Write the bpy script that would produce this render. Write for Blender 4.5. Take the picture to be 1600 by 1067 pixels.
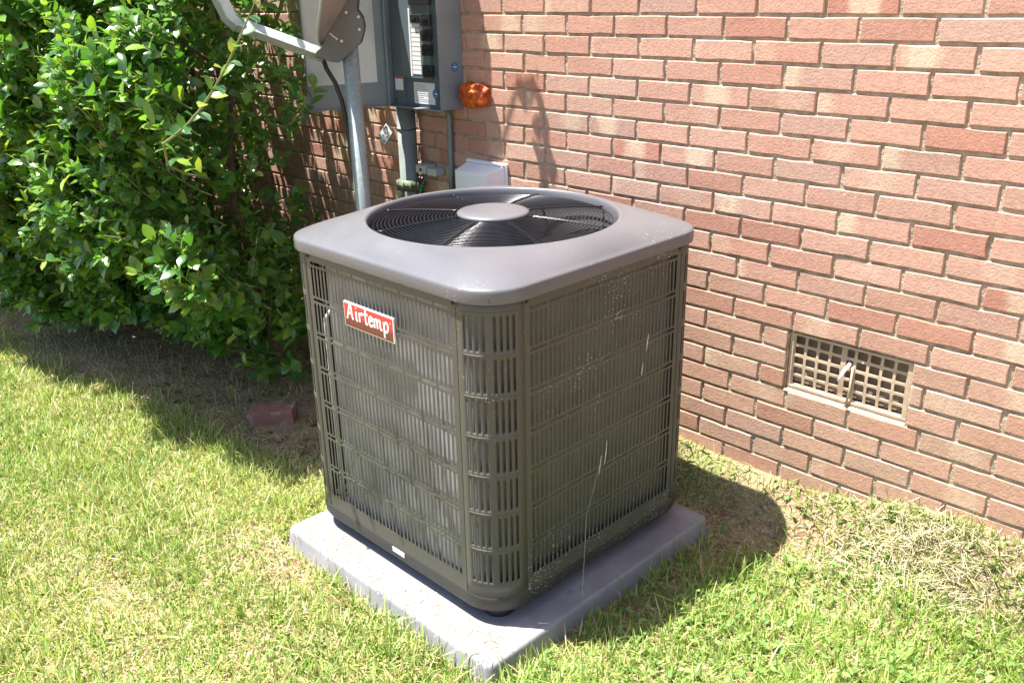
import bpy, math, random
import numpy as np
from mathutils import Vector, Matrix

random.seed(7); rng = np.random.default_rng(7)
for o in list(bpy.data.objects): bpy.data.objects.remove(o)
scene = bpy.context.scene; COL = scene.collection
PI = math.pi

# ------------------------------------------------------------------ camera
cam_data = bpy.data.cameras.new('camera'); cam = bpy.data.objects.new('camera', cam_data); COL.objects.link(cam)
cam_data.sensor_width = 36; cam_data.lens = 31.82; cam_data.clip_start = .05; cam_data.clip_end = 600
YAW, PITCH, ROLL = -.79375, -.37105, -.0204
F = Vector((math.sin(YAW)*math.cos(PITCH), math.cos(YAW)*math.cos(PITCH), math.sin(PITCH)))
R0 = Vector((math.cos(YAW), -math.sin(YAW), 0)); U0 = R0.cross(F)
R = R0*math.cos(ROLL)+U0*math.sin(ROLL); U = U0*math.cos(ROLL)-R0*math.sin(ROLL)
CAM = Vector((2.2661, -2.5301, 1.7229))
cam.matrix_world = Matrix(((R.x, U.x, -F.x, CAM.x), (R.y, U.y, -F.y, CAM.y), (R.z, U.z, -F.z, CAM.z), (0, 0, 0, 1)))
scene.camera = cam
cam_data.dof.use_dof = False

# ------------------------------------------------------------------ light
SUN = Vector((-.285, -.215, 1.0)).normalized()           # towards the sun
SUN_EL = math.asin(SUN.z); SUN_AZ = math.atan2(SUN.x, SUN.y)
world = bpy.data.worlds.new('World'); scene.world = world; world.use_nodes = True
wn = world.node_tree.nodes; wl = world.node_tree.links
sky = wn.new('ShaderNodeTexSky'); sky.sky_type = 'NISHITA'; sky.sun_disc = False
sky.sun_elevation = SUN_EL; sky.sun_rotation = SUN_AZ % (2*PI); sky.air_density = 1.0; sky.dust_density = 1.5
wl.new(sky.outputs[0], wn['Background'].inputs[0]); wn['Background'].inputs[1].default_value = .085
sd = bpy.data.lights.new('sun', 'SUN'); sd.energy = 5.0; sd.angle = math.radians(.53); sd.color = (1, .965, .90)
sun = bpy.data.objects.new('sun', sd); COL.objects.link(sun); sun.rotation_euler = SUN.to_track_quat('Z', 'Y').to_euler(); sun.location = (-1, -2, 6)
vs = scene.view_settings; vs.view_transform = 'Standard'; vs.look = 'None'; vs.gamma = 1; vs.use_curve_mapping = False
vs.exposure = 1.75

# ------------------------------------------------------------------ helpers
def origin(o):
    v = Vector((0,0,0))
    while o is not None: v += o.location; o = o.parent
    return v
class MB:
    def __init__(s): s.v = []; s.f = []; s.m = []
    def add(s, vs_, fs, mi=0):
        n = len(s.v); s.v += [tuple(v) for v in vs_]; s.f += [tuple(i+n for i in f) for f in fs]; s.m += [mi]*len(fs); return s
    def box(s, x0, x1, y0, y1, z0, z1, mi=0):
        return s.add([(x0,y0,z0),(x1,y0,z0),(x1,y1,z0),(x0,y1,z0),(x0,y0,z1),(x1,y0,z1),(x1,y1,z1),(x0,y1,z1)],
                     [(0,3,2,1),(4,5,6,7),(0,1,5,4),(1,2,6,5),(2,3,7,6),(3,0,4,7)], mi)
    def tube(s, pts, r, n=8, closed=False, caps=True, mi=0, flat=None):
        pts = [Vector(p) for p in pts]; N = len(pts); rr = r if isinstance(r, (list, tuple)) else [r]*N
        rings = []; up = None
        for i, p in enumerate(pts):
            if closed: t = pts[(i+1) % N]-pts[i-1]
            else: t = pts[min(i+1, N-1)]-pts[max(i-1, 0)]
            t.normalize()
            if up is None:
                up = Vector((0,0,1)) if abs(t.z) < .9 else Vector((1,0,0))
            a = (up-t*up.dot(t))
            if a.length < 1e-5: a = t.orthogonal()
            a.normalize(); b = t.cross(a); up = a
            ring = [p+(a*math.cos(2*PI*k/n)+b*math.sin(2*PI*k/n))*rr[i] for k in range(n)]
            if flat: ring = [Vector((q.x, p.y+(q.y-p.y)*flat, q.z)) for q in ring]
            rings.append(ring)
        vs_ = [q for r_ in rings for q in r_]; fs = []
        for i in range(N if closed else N-1):
            j = (i+1) % N
            for k in range(n):
                fs.append((i*n+k, i*n+(k+1) % n, j*n+(k+1) % n, j*n+k))
        if caps and not closed: fs += [tuple(range(n))[::-1], tuple((N-1)*n+k for k in range(n))]
        return s.add(vs_, fs, mi)
    def lathe(s, prof, c=(0,0,0), n=32, mi=0, axis='z'):
        vs_ = []; fs = []
        for r, z in prof:
            for k in range(n):
                a = 2*PI*k/n; x, y = r*math.cos(a), r*math.sin(a)
                q = (x, y, z) if axis == 'z' else ((z, x, y) if axis == 'x' else (x, z, y))
                vs_.append((c[0]+q[0], c[1]+q[1], c[2]+q[2]))
        for i in range(len(prof)-1):
            for k in range(n): fs.append((i*n+k, i*n+(k+1) % n, (i+1)*n+(k+1) % n, (i+1)*n+k))
        return s.add(vs_, fs, mi)
    def build(s, name, mats, parent=None, smooth=False, bevel=0, loc=None, solid=0, seg=2):
        me = bpy.data.meshes.new(name)
        off = Vector(loc) if loc is not None else (origin(parent) if parent is not None else Vector((0,0,0)))
        me.from_pydata([(v[0]-off.x, v[1]-off.y, v[2]-off.z) for v in s.v], [], s.f)
        if not isinstance(mats, (list, tuple)): mats = [mats]
        for m in mats: me.materials.append(m)
        if len(mats) > 1: me.polygons.foreach_set('material_index', s.m)
        if smooth: me.shade_smooth()
        me.update()
        o = bpy.data.objects.new(name, me); COL.objects.link(o)
        if parent is not None: o.parent = parent
        elif loc is not None: o.location = off
        if bevel:
            b = o.modifiers.new('bevel', 'BEVEL'); b.width = bevel; b.segments = seg; b.limit_method = 'ANGLE'; b.angle_limit = math.radians(40)
            me.shade_smooth()
            for p in me.polygons: p.use_smooth = True
            b.harden_normals = True
        if solid:
            b = o.modifiers.new('thickness', 'SOLIDIFY'); b.thickness = solid; b.offset = -1
        return o
def tag(o, label, cat, group=None, kind=None):
    o['label'] = label; o['category'] = cat
    if group: o['group'] = group
    if kind: o['kind'] = kind
    return o
def thing(name, label, cat, loc, group=None):
    o = bpy.data.objects.new(name, None); COL.objects.link(o); o.location = loc; o.empty_display_size = .05
    return tag(o, label, cat, group)
def stuffpart(o): o['kind'] = 'stuff'; return o

def mat(name, col, rough=.6, metal=0, spec=.5, noise=None, bump=None, coat=0):
    """noise=(scale, colour2, lo, hi) mixes a second colour; bump=(scale, strength, distance)"""
    m = bpy.data.materials.new(name); m.use_nodes = True; nt = m.node_tree; b = nt.nodes['Principled BSDF']
    b.inputs['Base Color'].default_value = (*col, 1); b.inputs['Roughness'].default_value = rough
    b.inputs['Metallic'].default_value = metal; b.inputs['Specular IOR Level'].default_value = spec
    if coat: b.inputs['Coat Weight'].default_value = coat; b.inputs['Coat Roughness'].default_value = .15
    geo = nt.nodes.new('ShaderNodeNewGeometry')
    if noise:
        for i, nz in enumerate(noise if isinstance(noise, list) else [noise]):
            t = nt.nodes.new('ShaderNodeTexNoise'); t.inputs['Scale'].default_value = nz[0]; t.inputs['Detail'].default_value = 6
            nt.links.new(geo.outputs['Position'], t.inputs['Vector'])
            rp = nt.nodes.new('ShaderNodeMapRange'); rp.inputs[1].default_value = nz[2]; rp.inputs[2].default_value = nz[3]
            nt.links.new(t.outputs[0], rp.inputs[0])
            mx = nt.nodes.new('ShaderNodeMix'); mx.data_type = 'RGBA'
            nt.links.new(rp.outputs[0], mx.inputs[0])
            src = b.inputs['Base Color']
            if src.is_linked:
                l = src.links[0].from_socket; nt.links.new(l, mx.inputs[6])
            else: mx.inputs[6].default_value = (*col, 1)
            mx.inputs[7].default_value = (*nz[1], 1); nt.links.new(mx.outputs[2], src)
    if bump:
        t = nt.nodes.new('ShaderNodeTexNoise'); t.inputs['Scale'].default_value = bump[0]; t.inputs['Detail'].default_value = 5
        nt.links.new(geo.outputs['Position'], t.inputs['Vector'])
        bp = nt.nodes.new('ShaderNodeBump'); bp.inputs['Strength'].default_value = bump[1]; bp.inputs['Distance'].default_value = bump[2]
        nt.links.new(t.outputs[0], bp.inputs['Height']); nt.links.new(bp.outputs[0], b.inputs['Normal'])
    return m
def N(nt, typ, **kw):
    n = nt.nodes.new(typ)
    for k, v in kw.items(): setattr(n, k, v)
    return n

# ------------------------------------------------------------------ terrain
def smooth(a, b, x):
    t = np.clip((x-a)/(b-a), 0, 1); return t*t*(3-2*t)
_ph = rng.uniform(0, 6.28, (14, 2)); _fr = rng.normal(0, 1, (14, 2))*np.linspace(1.5, 16, 14)[:, None]; _am = np.linspace(.012, .0022, 14)
def G(x, y):
    x = np.asarray(x, float); y = np.asarray(y, float)
    rise = np.interp(x, [-6, -1.0, 0.2, .6, 1.08, 1.4, 1.7, 3], [.08, .09, .14, .17, .14, .215, .235, .25])
    z = rise*smooth(-.17, .015, y)+.02*smooth(-1.4, -.3, y)*smooth(.9, 1.3, x)
    far = np.hypot(x-.5, y+1.2)
    n = sum(a*np.sin(fx*x+p0)*np.cos(fy*y+p1) for a, (fx, fy), (p0, p1) in zip(_am, _fr, _ph))*.45
    pad = smooth(.0, .15, np.maximum(np.abs(x-.385)-.5, np.abs(y+.76)-.52))
    n = n*pad
    z = z + .022*(1-smooth(.0, .5, np.maximum(np.abs(x-.385)-.5, np.abs(y+.76)-.52)))*smooth(-.02, .01, np.maximum(np.abs(x-.385)-.5, np.abs(y+.76)-.52))
    z = z + .05*smooth(.93, 1.12, x)*(1-smooth(-.62, -.38, y))*smooth(-1.9, -1.2, y)
    z = z + n + .03*np.exp(-((x-1.5)**2/.05+(y+.17)**2/.012))      # heap of clippings by the wall
    z = z - .035*np.exp(-((x-1.33)**2/.012+(y+.30)**2/.006))
    return z
def ax(a, b, fine0, fine1, step, far):
    mid = np.arange(fine0, fine1+1e-6, step)
    lo = fine0-np.geomspace(step*2, fine0-a, far)[::-1]; hi = fine1+np.geomspace(step*2, b-fine1, far)
    return np.concatenate([lo, mid, hi])
gx = ax(-200, 200, -5.5, 2.8, .03, 24); gy = ax(-200, 200, -3.3, .12, .03, 24)
XX, YY = np.meshgrid(gx, gy); ZZ = G(XX, YY)
nx, ny = len(gx), len(gy)
verts = np.stack([XX, YY, ZZ], -1).reshape(-1, 3)
ii = (np.arange(ny-1)[:, None]*nx+np.arange(nx-1)).ravel()
quads = np.stack([ii, ii+1, ii+nx+1, ii+nx], -1)
def np_mesh(name, v, q, k):
    me = bpy.data.meshes.new(name); me.vertices.add(len(v)); me.vertices.foreach_set('co', np.ascontiguousarray(v, dtype=np.float32).ravel())
    me.loops.add(q.size); me.loops.foreach_set('vertex_index', np.ascontiguousarray(q, dtype=np.int32).ravel())
    me.polygons.add(len(q)); me.polygons.foreach_set('loop_start', np.arange(len(q), dtype=np.int32)*k)
    me.polygons.foreach_set('use_smooth', np.ones(len(q), bool))
    me.update(calc_edges=True); return me
gm = mat('soil', (.17, .105, .06), .95, noise=[(9, (.30, .215, .12), .35, .62), (2.2, (.16, .17, .05), .5, .7), (70, (.36, .29, .17), .5, .72)], bump=(60, .9, .02))
me = np_mesh('ground', verts, quads, 4); me.materials.append(gm)
ground = bpy.data.objects.new('ground', me); COL.objects.link(ground); ground['kind'] = 'structure'
ground['label'] = 'brown soil and straw under the thin lawn'

# ------------------------------------------------------------------ brick wall
BL, BH = .2155, .0677                       # module: length, course height
VX0, VX1, VZ0, VZ1 = .958, 1.357, .4850, .6880   # crawl space vent opening
def brick_mat():
    m = bpy.data.materials.new('fired_brick'); m.use_nodes = True; nt = m.node_tree; L = nt.links; b = nt.nodes['Principled BSDF']
    b.inputs['Roughness'].default_value = .88; b.inputs['Specular IOR Level'].default_value = .25
    oi = N(nt, 'ShaderNodeObjectInfo'); at = N(nt, 'ShaderNodeAttribute', attribute_name='rnd')
    ad = N(nt, 'ShaderNodeMath', operation='ADD'); L.new(oi.outputs['Random'], ad.inputs[0]); L.new(at.outputs['Fac'], ad.inputs[1])
    fr = N(nt, 'ShaderNodeMath', operation='FRACT'); L.new(ad.outputs[0], fr.inputs[0])
    cr = N(nt, 'ShaderNodeValToRGB'); e = cr.color_ramp; e.interpolation = 'LINEAR'
    cols = [(0, (.47, .26, .195)), (.2, (.49, .285, .215)), (.38, (.51, .315, .24)), (.5, (.42, .20, .145)), (.62, (.49, .285, .215)), (.75, (.42, .26, .205)), (.87, (.51, .33, .25)), (1, (.46, .25, .185))]
    e.elements[0].position = 0; e.elements[0].color = (*cols[0][1], 1); e.elements[1].position = 1; e.elements[1].color = (*cols[-1][1], 1)
    for p, c in cols[1:-1]: x = e.elements.new(p); x.color = (*c, 1)
    L.new(fr.outputs[0], cr.inputs[0])
    geo = N(nt, 'ShaderNodeNewGeometry'); uv = N(nt, 'ShaderNodeUVMap', uv_map='UVMap'); sx = N(nt, 'ShaderNodeSeparateXYZ'); L.new(uv.outputs[0], sx.inputs[0])
    # kiln flash: a buff band across part of some bricks
    m7 = N(nt, 'ShaderNodeMath', operation='MULTIPLY'); m7.inputs[1].default_value = 7.31; L.new(fr.outputs[0], m7.inputs[0])
    f7 = N(nt, 'ShaderNodeMath', operation='FRACT'); L.new(m7.outputs[0], f7.inputs[0])
    m3 = N(nt, 'ShaderNodeMath', operation='MULTIPLY'); m3.inputs[1].default_value = 23.7; L.new(fr.outputs[0], m3.inputs[0])
    f3 = N(nt, 'ShaderNodeMath', operation='FRACT'); L.new(m3.outputs[0], f3.inputs[0])
    nz = N(nt, 'ShaderNodeTexNoise'); nz.inputs['Scale'].default_value = 14; nz.inputs['Detail'].default_value = 3; L.new(geo.outputs['Position'], nz.inputs['Vector'])
    nm = N(nt, 'ShaderNodeMath', operation='MULTIPLY_ADD'); nm.inputs[1].default_value = .35; L.new(nz.outputs[0], nm.inputs[0]); L.new(sx.outputs[0], nm.inputs[2])
    df = N(nt, 'ShaderNodeMath', operation='SUBTRACT'); L.new(nm.outputs[0], df.inputs[0]); L.new(f7.outputs[0], df.inputs[1])
    ab = N(nt, 'ShaderNodeMath', operation='ABSOLUTE'); L.new(df.outputs[0], ab.inputs[0])
    mr = N(nt, 'ShaderNodeMapRange'); mr.inputs[1].default_value = .27; mr.inputs[2].default_value = .13; L.new(ab.outputs[0], mr.inputs[0])
    gt = N(nt, 'ShaderNodeMapRange'); gt.inputs[1].default_value = .55; gt.inputs[2].default_value = .92; L.new(f3.outputs[0], gt.inputs[0])
    fm = N(nt, 'ShaderNodeMath', operation='MULTIPLY'); L.new(mr.outputs[0], fm.inputs[0]); L.new(gt.outputs[0], fm.inputs[1])
    fm2 = N(nt, 'ShaderNodeMath', operation='MULTIPLY'); fm2.inputs[1].default_value = .75; L.new(fm.outputs[0], fm2.inputs[0])
    mx = N(nt, 'ShaderNodeMix', data_type='RGBA'); L.new(fm2.outputs[0], mx.inputs[0]); L.new(cr.outputs[0], mx.inputs[6]); mx.inputs[7].default_value = (.60, .46, .33, 1)
    # weathering low on the wall and fine grain
    sz = N(nt, 'ShaderNodeSeparateXYZ'); L.new(geo.outputs['Position'], sz.inputs[0])
    n1 = N(nt, 'ShaderNodeTexNoise'); n1.inputs['Scale'].default_value = 2.6; n1.inputs['Detail'].default_value = 6; L.new(geo.outputs['Position'], n1.inputs['Vector'])
    az = N(nt, 'ShaderNodeMath', operation='MULTIPLY_ADD'); az.inputs[1].default_value = 1.1; L.new(n1.outputs[0], az.inputs[0]); L.new(sz.outputs[2], az.inputs[2])
    mz = N(nt, 'ShaderNodeMapRange'); mz.inputs[1].default_value = 1.5; mz.inputs[2].default_value = .65; mz.inputs[4].default_value = .5; L.new(az.outputs[0], mz.inputs[0])
    mx2 = N(nt, 'ShaderNodeMix', data_type='RGBA'); L.new(mz.outputs[0], mx2.inputs[0]); L.new(mx.outputs[2], mx2.inputs[6]); mx2.inputs[7].default_value = (.40, .26, .165, 1)
    n2 = N(nt, 'ShaderNodeTexNoise'); n2.inputs['Scale'].default_value = 55; n2.inputs['Detail'].default_value = 7; n2.inputs['Roughness'].default_value = .7; L.new(geo.outputs['Position'], n2.inputs['Vector'])
    m4 = N(nt, 'ShaderNodeMapRange'); m4.inputs[1].default_value = .3; m4.inputs[2].default_value = .75; m4.inputs[3].default_value = .80; m4.inputs[4].default_value = 1.18; L.new(n2.outputs[0], m4.inputs[0])
    mx3 = N(nt, 'ShaderNodeMix', data_type='RGBA', blend_type='MULTIPLY'); mx3.inputs[0].default_value = 1; L.new(mx2.outputs[2], mx3.inputs[6]); L.new(m4.outputs[0], mx3.inputs[7])
    # white salt marks
    wv = N(nt, 'ShaderNodeTexVoronoi'); wv.inputs['Scale'].default_value = 26; L.new(geo.outputs['Position'], wv.inputs['Vector'])
    n5 = N(nt, 'ShaderNodeTexNoise'); n5.inputs['Scale'].default_value = 5; L.new(geo.outputs['Position'], n5.inputs['Vector'])
    a5 = N(nt, 'ShaderNodeMath', operation='SUBTRACT'); L.new(wv.outputs['Distance'], a5.inputs[0]); L.new(n5.outputs[0], a5.inputs[1])
    r5 = N(nt, 'ShaderNodeMapRange'); r5.inputs[1].default_value = -.52; r5.inputs[2].default_value = -.62; r5.inputs[4].default_value = .6; L.new(a5.outputs[0], r5.inputs[0])
    mx4 = N(nt, 'ShaderNodeMix', data_type='RGBA'); L.new(r5.outputs[0], mx4.inputs[0]); L.new(mx3.outputs[2], mx4.inputs[6]); mx4.inputs[7].default_value = (.62, .55, .47, 1)
    L.new(mx4.outputs[2], b.inputs['Base Color'])
    bp = N(nt, 'ShaderNodeBump'); bp.inputs['Strength'].default_value = .42; bp.inputs['Distance'].default_value = .005
    n6 = N(nt, 'ShaderNodeTexNoise'); n6.inputs['Scale'].default_value = 120; n6.inputs['Detail'].default_value = 6; n6.inputs['Roughness'].default_value = .65
    mp = N(nt, 'ShaderNodeMapping'); mp.inputs['Scale'].default_value = (1, 1, 1.1); L.new(geo.outputs['Position'], mp.inputs[0]); L.new(mp.outputs[0], n6.inputs['Vector'])
    L.new(n6.outputs[0], bp.inputs['Height']); L.new(bp.outputs[0], b.inputs['Normal'])
    return m
BRICK = brick_mat()
MORTAR = mat('mortar', (.43, .35, .26), .95, noise=(30, (.28, .22, .155), .4, .65), bump=(140, .8, .006))
def project(p):
    d = Vector(p)-CAM; z = d.dot(F)
    if z < .1: return None
    return 800+1414.2*d.dot(R)/z, 533.5-1414.2*d.dot(U)/z, z
def ring(hx, hz, nxs=4, nzs=2):
    pts = [(-hx+2*hx*i/nxs, -hz) for i in range(nxs)]+[(hx, -hz+2*hz*i/nzs) for i in range(nzs)]
    pts += [(hx-2*hx*i/nxs, hz) for i in range(nxs)]+[(-hx, hz-2*hz*i/nzs) for i in range(nzs)]
    return pts
def brick_geo(ln, ht, seed, dep=.03, rough=1.0):
    r = random.Random(seed); hx, hz = ln/2, ht/2; v = []; f = []
    base = ring(hx, hz); n = len(base)
    jit = [(r.uniform(-.0011, .0011)*rough, r.uniform(-.0011, .0011)*rough) for _ in base]
    for k in range(n):
        if r.random() < .10: jit[k] = (-math.copysign(r.uniform(.001, .0035), base[k][0]), -math.copysign(r.uniform(.001, .003), base[k][1]))
    be = .0034
    lay = [(1, dep), (1, be), (0, 0)]
    tilt = r.uniform(-.0012, .0012), r.uniform(-.0008, .0008)
    for s, y in lay:
        for (x, z), (jx, jz) in zip(base, jit):
            if s: q = (x+jx, y+(r.uniform(-.0006, .0006) if y < .01 else 0), z+jz)
            else: q = ((x+jx)*(1-be*.9/hx), tilt[0]*x/hx+tilt[1]*z/hz+r.uniform(-.0003, .0003), (z+jz)*(1-be*.9/hz))
            v.append(q)
    for l in range(2):
        for k in range(n): f.append((l*n+k, l*n+(k+1) % n, (l+1)*n+(k+1) % n, (l+1)*n+k))
    f.append(tuple(2*n+k for k in range(n)))
    return v, f
wall_bricks = []
for row in range(-15, 25):
    zc = 1.67-BH*row; sh = 0 if row % 2 else .5
    rr = random.Random(row*13+5)
    for c in range(-32, 16):
        j0 = (c+sh)*BL; j1 = j0+BL
        jo = lambda k: random.Random((row*977+k*31) & 0xffff).uniform(-.004, .004)
        j0 += jo(c); j1 += jo(c+1)
        g = .0047+random.Random(row*7+c).uniform(-.0012, .0012)
        x0, x1 = j0+g, j1-g
        segs = [(x0, x1)]
        if VZ0 < zc < VZ1:
            segs = []
            if x0 < VX0-.004: segs.append((x0, min(x1, VX0-.002)))
            if x1 > VX1+.004: segs.append((max(x0, VX1+.002), x1))
        for a, b_ in segs:
            if b_-a > .03: wall_bricks.append((row, c, a, b_, zc+rr.uniform(-.0008, .0008)))
WALL_O = (0, 0, 0)
wallroot = thing('brick_wall', 'red brick house wall with buff flashed bricks behind the grey cooling unit', 'wall', WALL_O)
def occluded(px, py): return 470 < px < 1068 and 330 < py < 950 or px < 300 and py > 50
scored = []
for i, (row, c, a, b_, zc) in enumerate(wall_bricks):
    p0 = project((a, 0, zc)); p1 = project((b_, 0, zc)); s = 0
    if p0 and p1:
        w = p1[0]-p0[0]; mx_, my_ = (p0[0]+p1[0])/2, (p0[1]+p1[1])/2
        if p1[0] > 0 and p0[0] < 1600 and -30 < my_ < 1000 and not occluded(mx_, my_) and zc > float(G(a, 0))-.0: s = abs(w)/p0[2]
    scored.append((s, i))
scored.sort(reverse=True)
single = {i for s, i in scored[:300] if s > 0}
variants = {}; mv = MB(); uvs = []; rnds = []
def uv_set(me, uvl):
    l = me.uv_layers.new(name='UVMap')
    for lp in me.loops: l.data[lp.index].uv = uvl[lp.vertex_index]
stuffv = []; stufff = []; stuffuv = []; stuffr = []
for i, (row, c, a, b_, zc) in enumerate(wall_bricks):
    ln = b_-a; key = (round(ln, 3), random.Random(i).randrange(3)); ht = BH-.0084; cx_ = (a+b_)/2
    yo = random.Random(i+900).uniform(-.0012, .0012)
    if i in single:
        if key not in variants:
            v, f = brick_geo(ln, ht, hash(key) & 0xffff)
            me = bpy.data.meshes.new('brick'); me.from_pydata(v, [], f); me.materials.append(BRICK)
            uv_set(me, [(x/ln+.5, z/ht+.5) for x, y, z in v]); variants[key] = me
        o = bpy.data.objects.new('brick', variants[key]); COL.objects.link(o); o.parent = wallroot; o.location = (cx_, yo, zc)
    else:
        v, f = brick_geo(ln, ht, i); n = len(stuffv)
        stuffv += [(x+cx_, y+yo, z+zc) for x, y, z in v]; stufff += [tuple(k+n for k in q) for q in f]
        stuffuv += [(x/ln+.5, z/ht+.5) for x, y, z in v]; stuffr += [random.Random(i+5).random()]*len(v)
me = bpy.data.meshes.new('brick_courses'); me.from_pydata(stuffv, [], stufff); me.materials.append(BRICK); uv_set(me, stuffuv)
a_ = me.attributes.new('rnd', 'FLOAT', 'POINT'); a_.data.foreach_set('value', stuffr)
o = bpy.data.objects.new('brick_courses', me); COL.objects.link(o); o.parent = wallroot; stuffpart(o)
# mortar bed: uneven recessed sheet with the vent opening left out
mb = MB()
xs = [-6.9]; 
while xs[-1] < 3.45: xs.append(xs[-1]+(.022 if -2.6 < xs[-1] < 2.2 else .2))
xs = sorted([x for x in xs if abs(x-VX0) > .011 and abs(x-VX1) > .011]+[VX0, VX1])
zs = []; z = -.1
while z < 2.72: zs.append(z); z += .0225
zs = sorted([z for z in zs if abs(z-VZ0) > .011 and abs(z-VZ1) > .011]+[VZ0, VZ1])
vv = [(x, .0055+random.uniform(-.0022, .0024), z) for z in zs for x in xs]; ff = []
for j in range(len(zs)-1):
    for i in range(len(xs)-1):
        if xs[i] >= VX0-1e-6 and xs[i+1] <= VX1+1e-6 and zs[j] >= VZ0-1e-6 and zs[j+1] <= VZ1+1e-6: continue
        n = len(xs); ff.append((j*n+i, j*n+i+1, (j+1)*n+i+1, (j+1)*n+i))
mb.add(vv, ff); mo = mb.build('mortar', MORTAR, wallroot, smooth=True)
mb = MB(); e = .0085                                   # solid core behind the brick face, open behind the vent
for bx_ in ((-6.9, VX0, -.2, 2.72), (VX1, 3.45, -.2, 2.72), (VX0, VX1, -.2, VZ0), (VX0, VX1, VZ1, 2.72)):
    mb.box(bx_[0], bx_[1], e+.003, .22, bx_[2], bx_[3])
mb.build('wall_core', MORTAR, wallroot)

# ------------------------------------------------------------------ crawl space vent
ventmat = mat('vent_paint', (.50, .385, .275), .6, noise=(20, (.40, .29, .20), .45, .7), bump=(80, .3, .003))
dark = mat('dark_void', (.02, .018, .015), .9)
vent = thing('crawl_space_vent', 'tan metal grille of square holes set low in the brick wall', 'vent', (1.157, .02, .485))
vx0, vx1, vz0, vz1 = VX0+.006, VX1-.004, .497, .682
mb = MB(); ncx, ncz = 9, 5; fy = .017
cxs = [vx0+.010+(vx1-vx0-.02)*i/ncx for i in range(ncx+1)]; czs = [vz0+.006+(vz1-vz0-.012)*i/ncz for i in range(ncz+1)]
def slot_cell(mb, x0, x1, z0, z1, a, b, c, d, P, topx=None, botx=None, rad=None, seg=2, mi=0):
    """flat cell x0..x1, z0..z1 with a rounded hole a..b, c..d; P maps (x,z) to 3-D; extra points allowed on top and bottom edges"""
    r = rad if rad else min(b-a, d-c)/2*.98
    topx = topx or [x0, x1]; botx = botx or [x0, x1]
    V = []; idx = lambda p: (V.append(P(*p)) or len(V)-1)
    top = [idx((x, z1)) for x in topx]; bot = [idx((x, z0)) for x in botx]
    cn = {}
    for key, (qx, qz, s0) in dict(bl=(a+r, c+r, PI), br=(b-r, c+r, 1.5*PI), tr=(b-r, d-r, 0), tl=(a+r, d-r, .5*PI)).items():
        cn[key] = [idx((qx+r*math.cos(s0+PI/2*k/seg), qz+r*math.sin(s0+PI/2*k/seg))) for k in range(seg+1)]
    Fs = []
    BLc, BRc, TLc, TRc = bot[0], bot[-1], top[0], top[-1]
    for o_, key in ((BLc, 'bl'), (BRc, 'br'), (TRc, 'tr'), (TLc, 'tl')):
        for k in range(seg): Fs.append((o_, cn[key][k+1], cn[key][k]))
    Fs.append(tuple(bot+[cn['br'][0], cn['bl'][-1]]))
    Fs.append((BRc, TRc, cn['tr'][0], cn['br'][-1]))
    Fs.append(tuple(top[::-1]+[cn['tl'][0], cn['tr'][-1]]))
    Fs.append((TLc, BLc, cn['bl'][0], cn['tl'][-1]))
    mb.add(V, Fs, mi)
def weld(o, d=.00005):
    import bmesh
    bm = bmesh.new(); bm.from_mesh(o.data); bmesh.ops.remove_doubles(bm, verts=bm.verts, dist=d); bm.to_mesh(o.data); bm.free(); return o
Pv = lambda x, z: (x, fy-.004*math.sin(PI*(z-vz0)/(vz1-vz0))**2, z)
for i in range(ncx):
    for j in range(ncz):
        w = cxs[i+1]-cxs[i]; h = czs[j+1]-czs[j]; t = .0042
        if i == 4: a0, b0 = cxs[i]+w*.30, cxs[i+1]-t
        else: a0, b0 = cxs[i]+t, cxs[i+1]-t
        slot_cell(mb, cxs[i], cxs[i+1], czs[j], czs[j+1], a0, b0, czs[j]+t, czs[j+1]-t, Pv, rad=.0045)
o = weld(mb.build('grille', ventmat, vent, solid=.004))
mb = MB()
mb.box(vx0-.004, cxs[0]+.001, fy-.008, fy+.012, vz0, vz1).box(cxs[-1]-.001, vx1+.004, fy-.008, fy+.012, vz0, vz1)
mb.box(vx0-.004, vx1+.004, fy-.0085, fy+.0125, vz0-.003, czs[0]+.001).box(vx0-.004, vx1+.004, fy-.0085, fy+.0125, czs[-1]-.001, vz1+.0015)
mb.build('vent_frame', ventmat, vent, bevel=.001)
mb = MB().box(VX0+.001, VX0+.0055, .003, .05, VZ0+.004, VZ1); mb.build('side_flange', mat('rusty_flange', (.20, .12, .075), .7, noise=(30, (.1, .06, .04), .4, .6)), vent, bevel=.001)
mb = MB(); n = 22; V = []; Fs = []
for i in range(n+1):
    x = VX0+(VX1-VX0)*i/n; w1 = random.uniform(-.0015, .0015)
    V += [(x, .0015+w1, VZ0-.006+random.uniform(-.002, .002)), (x, .006+w1, VZ0+.004), (x, .033, VZ0+.016+random.uniform(-.001, .001)), (x, .05, VZ0+.014)]
for i in range(n):
    for k in range(3): Fs.append((i*4+k, i*4+4+k, i*4+5+k, i*4+1+k))
mb.add(V, Fs); mb.build('mortar_sill', mat('sill_mortar', (.40, .27, .20), .95, bump=(120, .8, .005)), vent, smooth=True)
mb = MB(); mb.box(VX0-.03, VX1+.03, .30, .31, VZ0-.05, VZ1+.05); mb.box(VX0-.03, VX1+.03, .06, .30, VZ0-.05, VZ0-.04)
mb.build('cavity', mat('cavity', (.06, .045, .035), .9), vent)
mb = MB(); V = [(vx0+.004, fy+.014, vz0+.012), (vx1-.004, fy+.014, vz0+.012), (vx1-.004, fy+.030, vz1-.004), (vx0+.004, fy+.030, vz1-.004)]
mb.add(V, [(0, 1, 2, 3)]); mb.build('damper_plate', mat('damper', (.30, .21, .145), .8, noise=(14, (.17, .12, .085), .4, .6)), vent, solid=.001)
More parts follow.
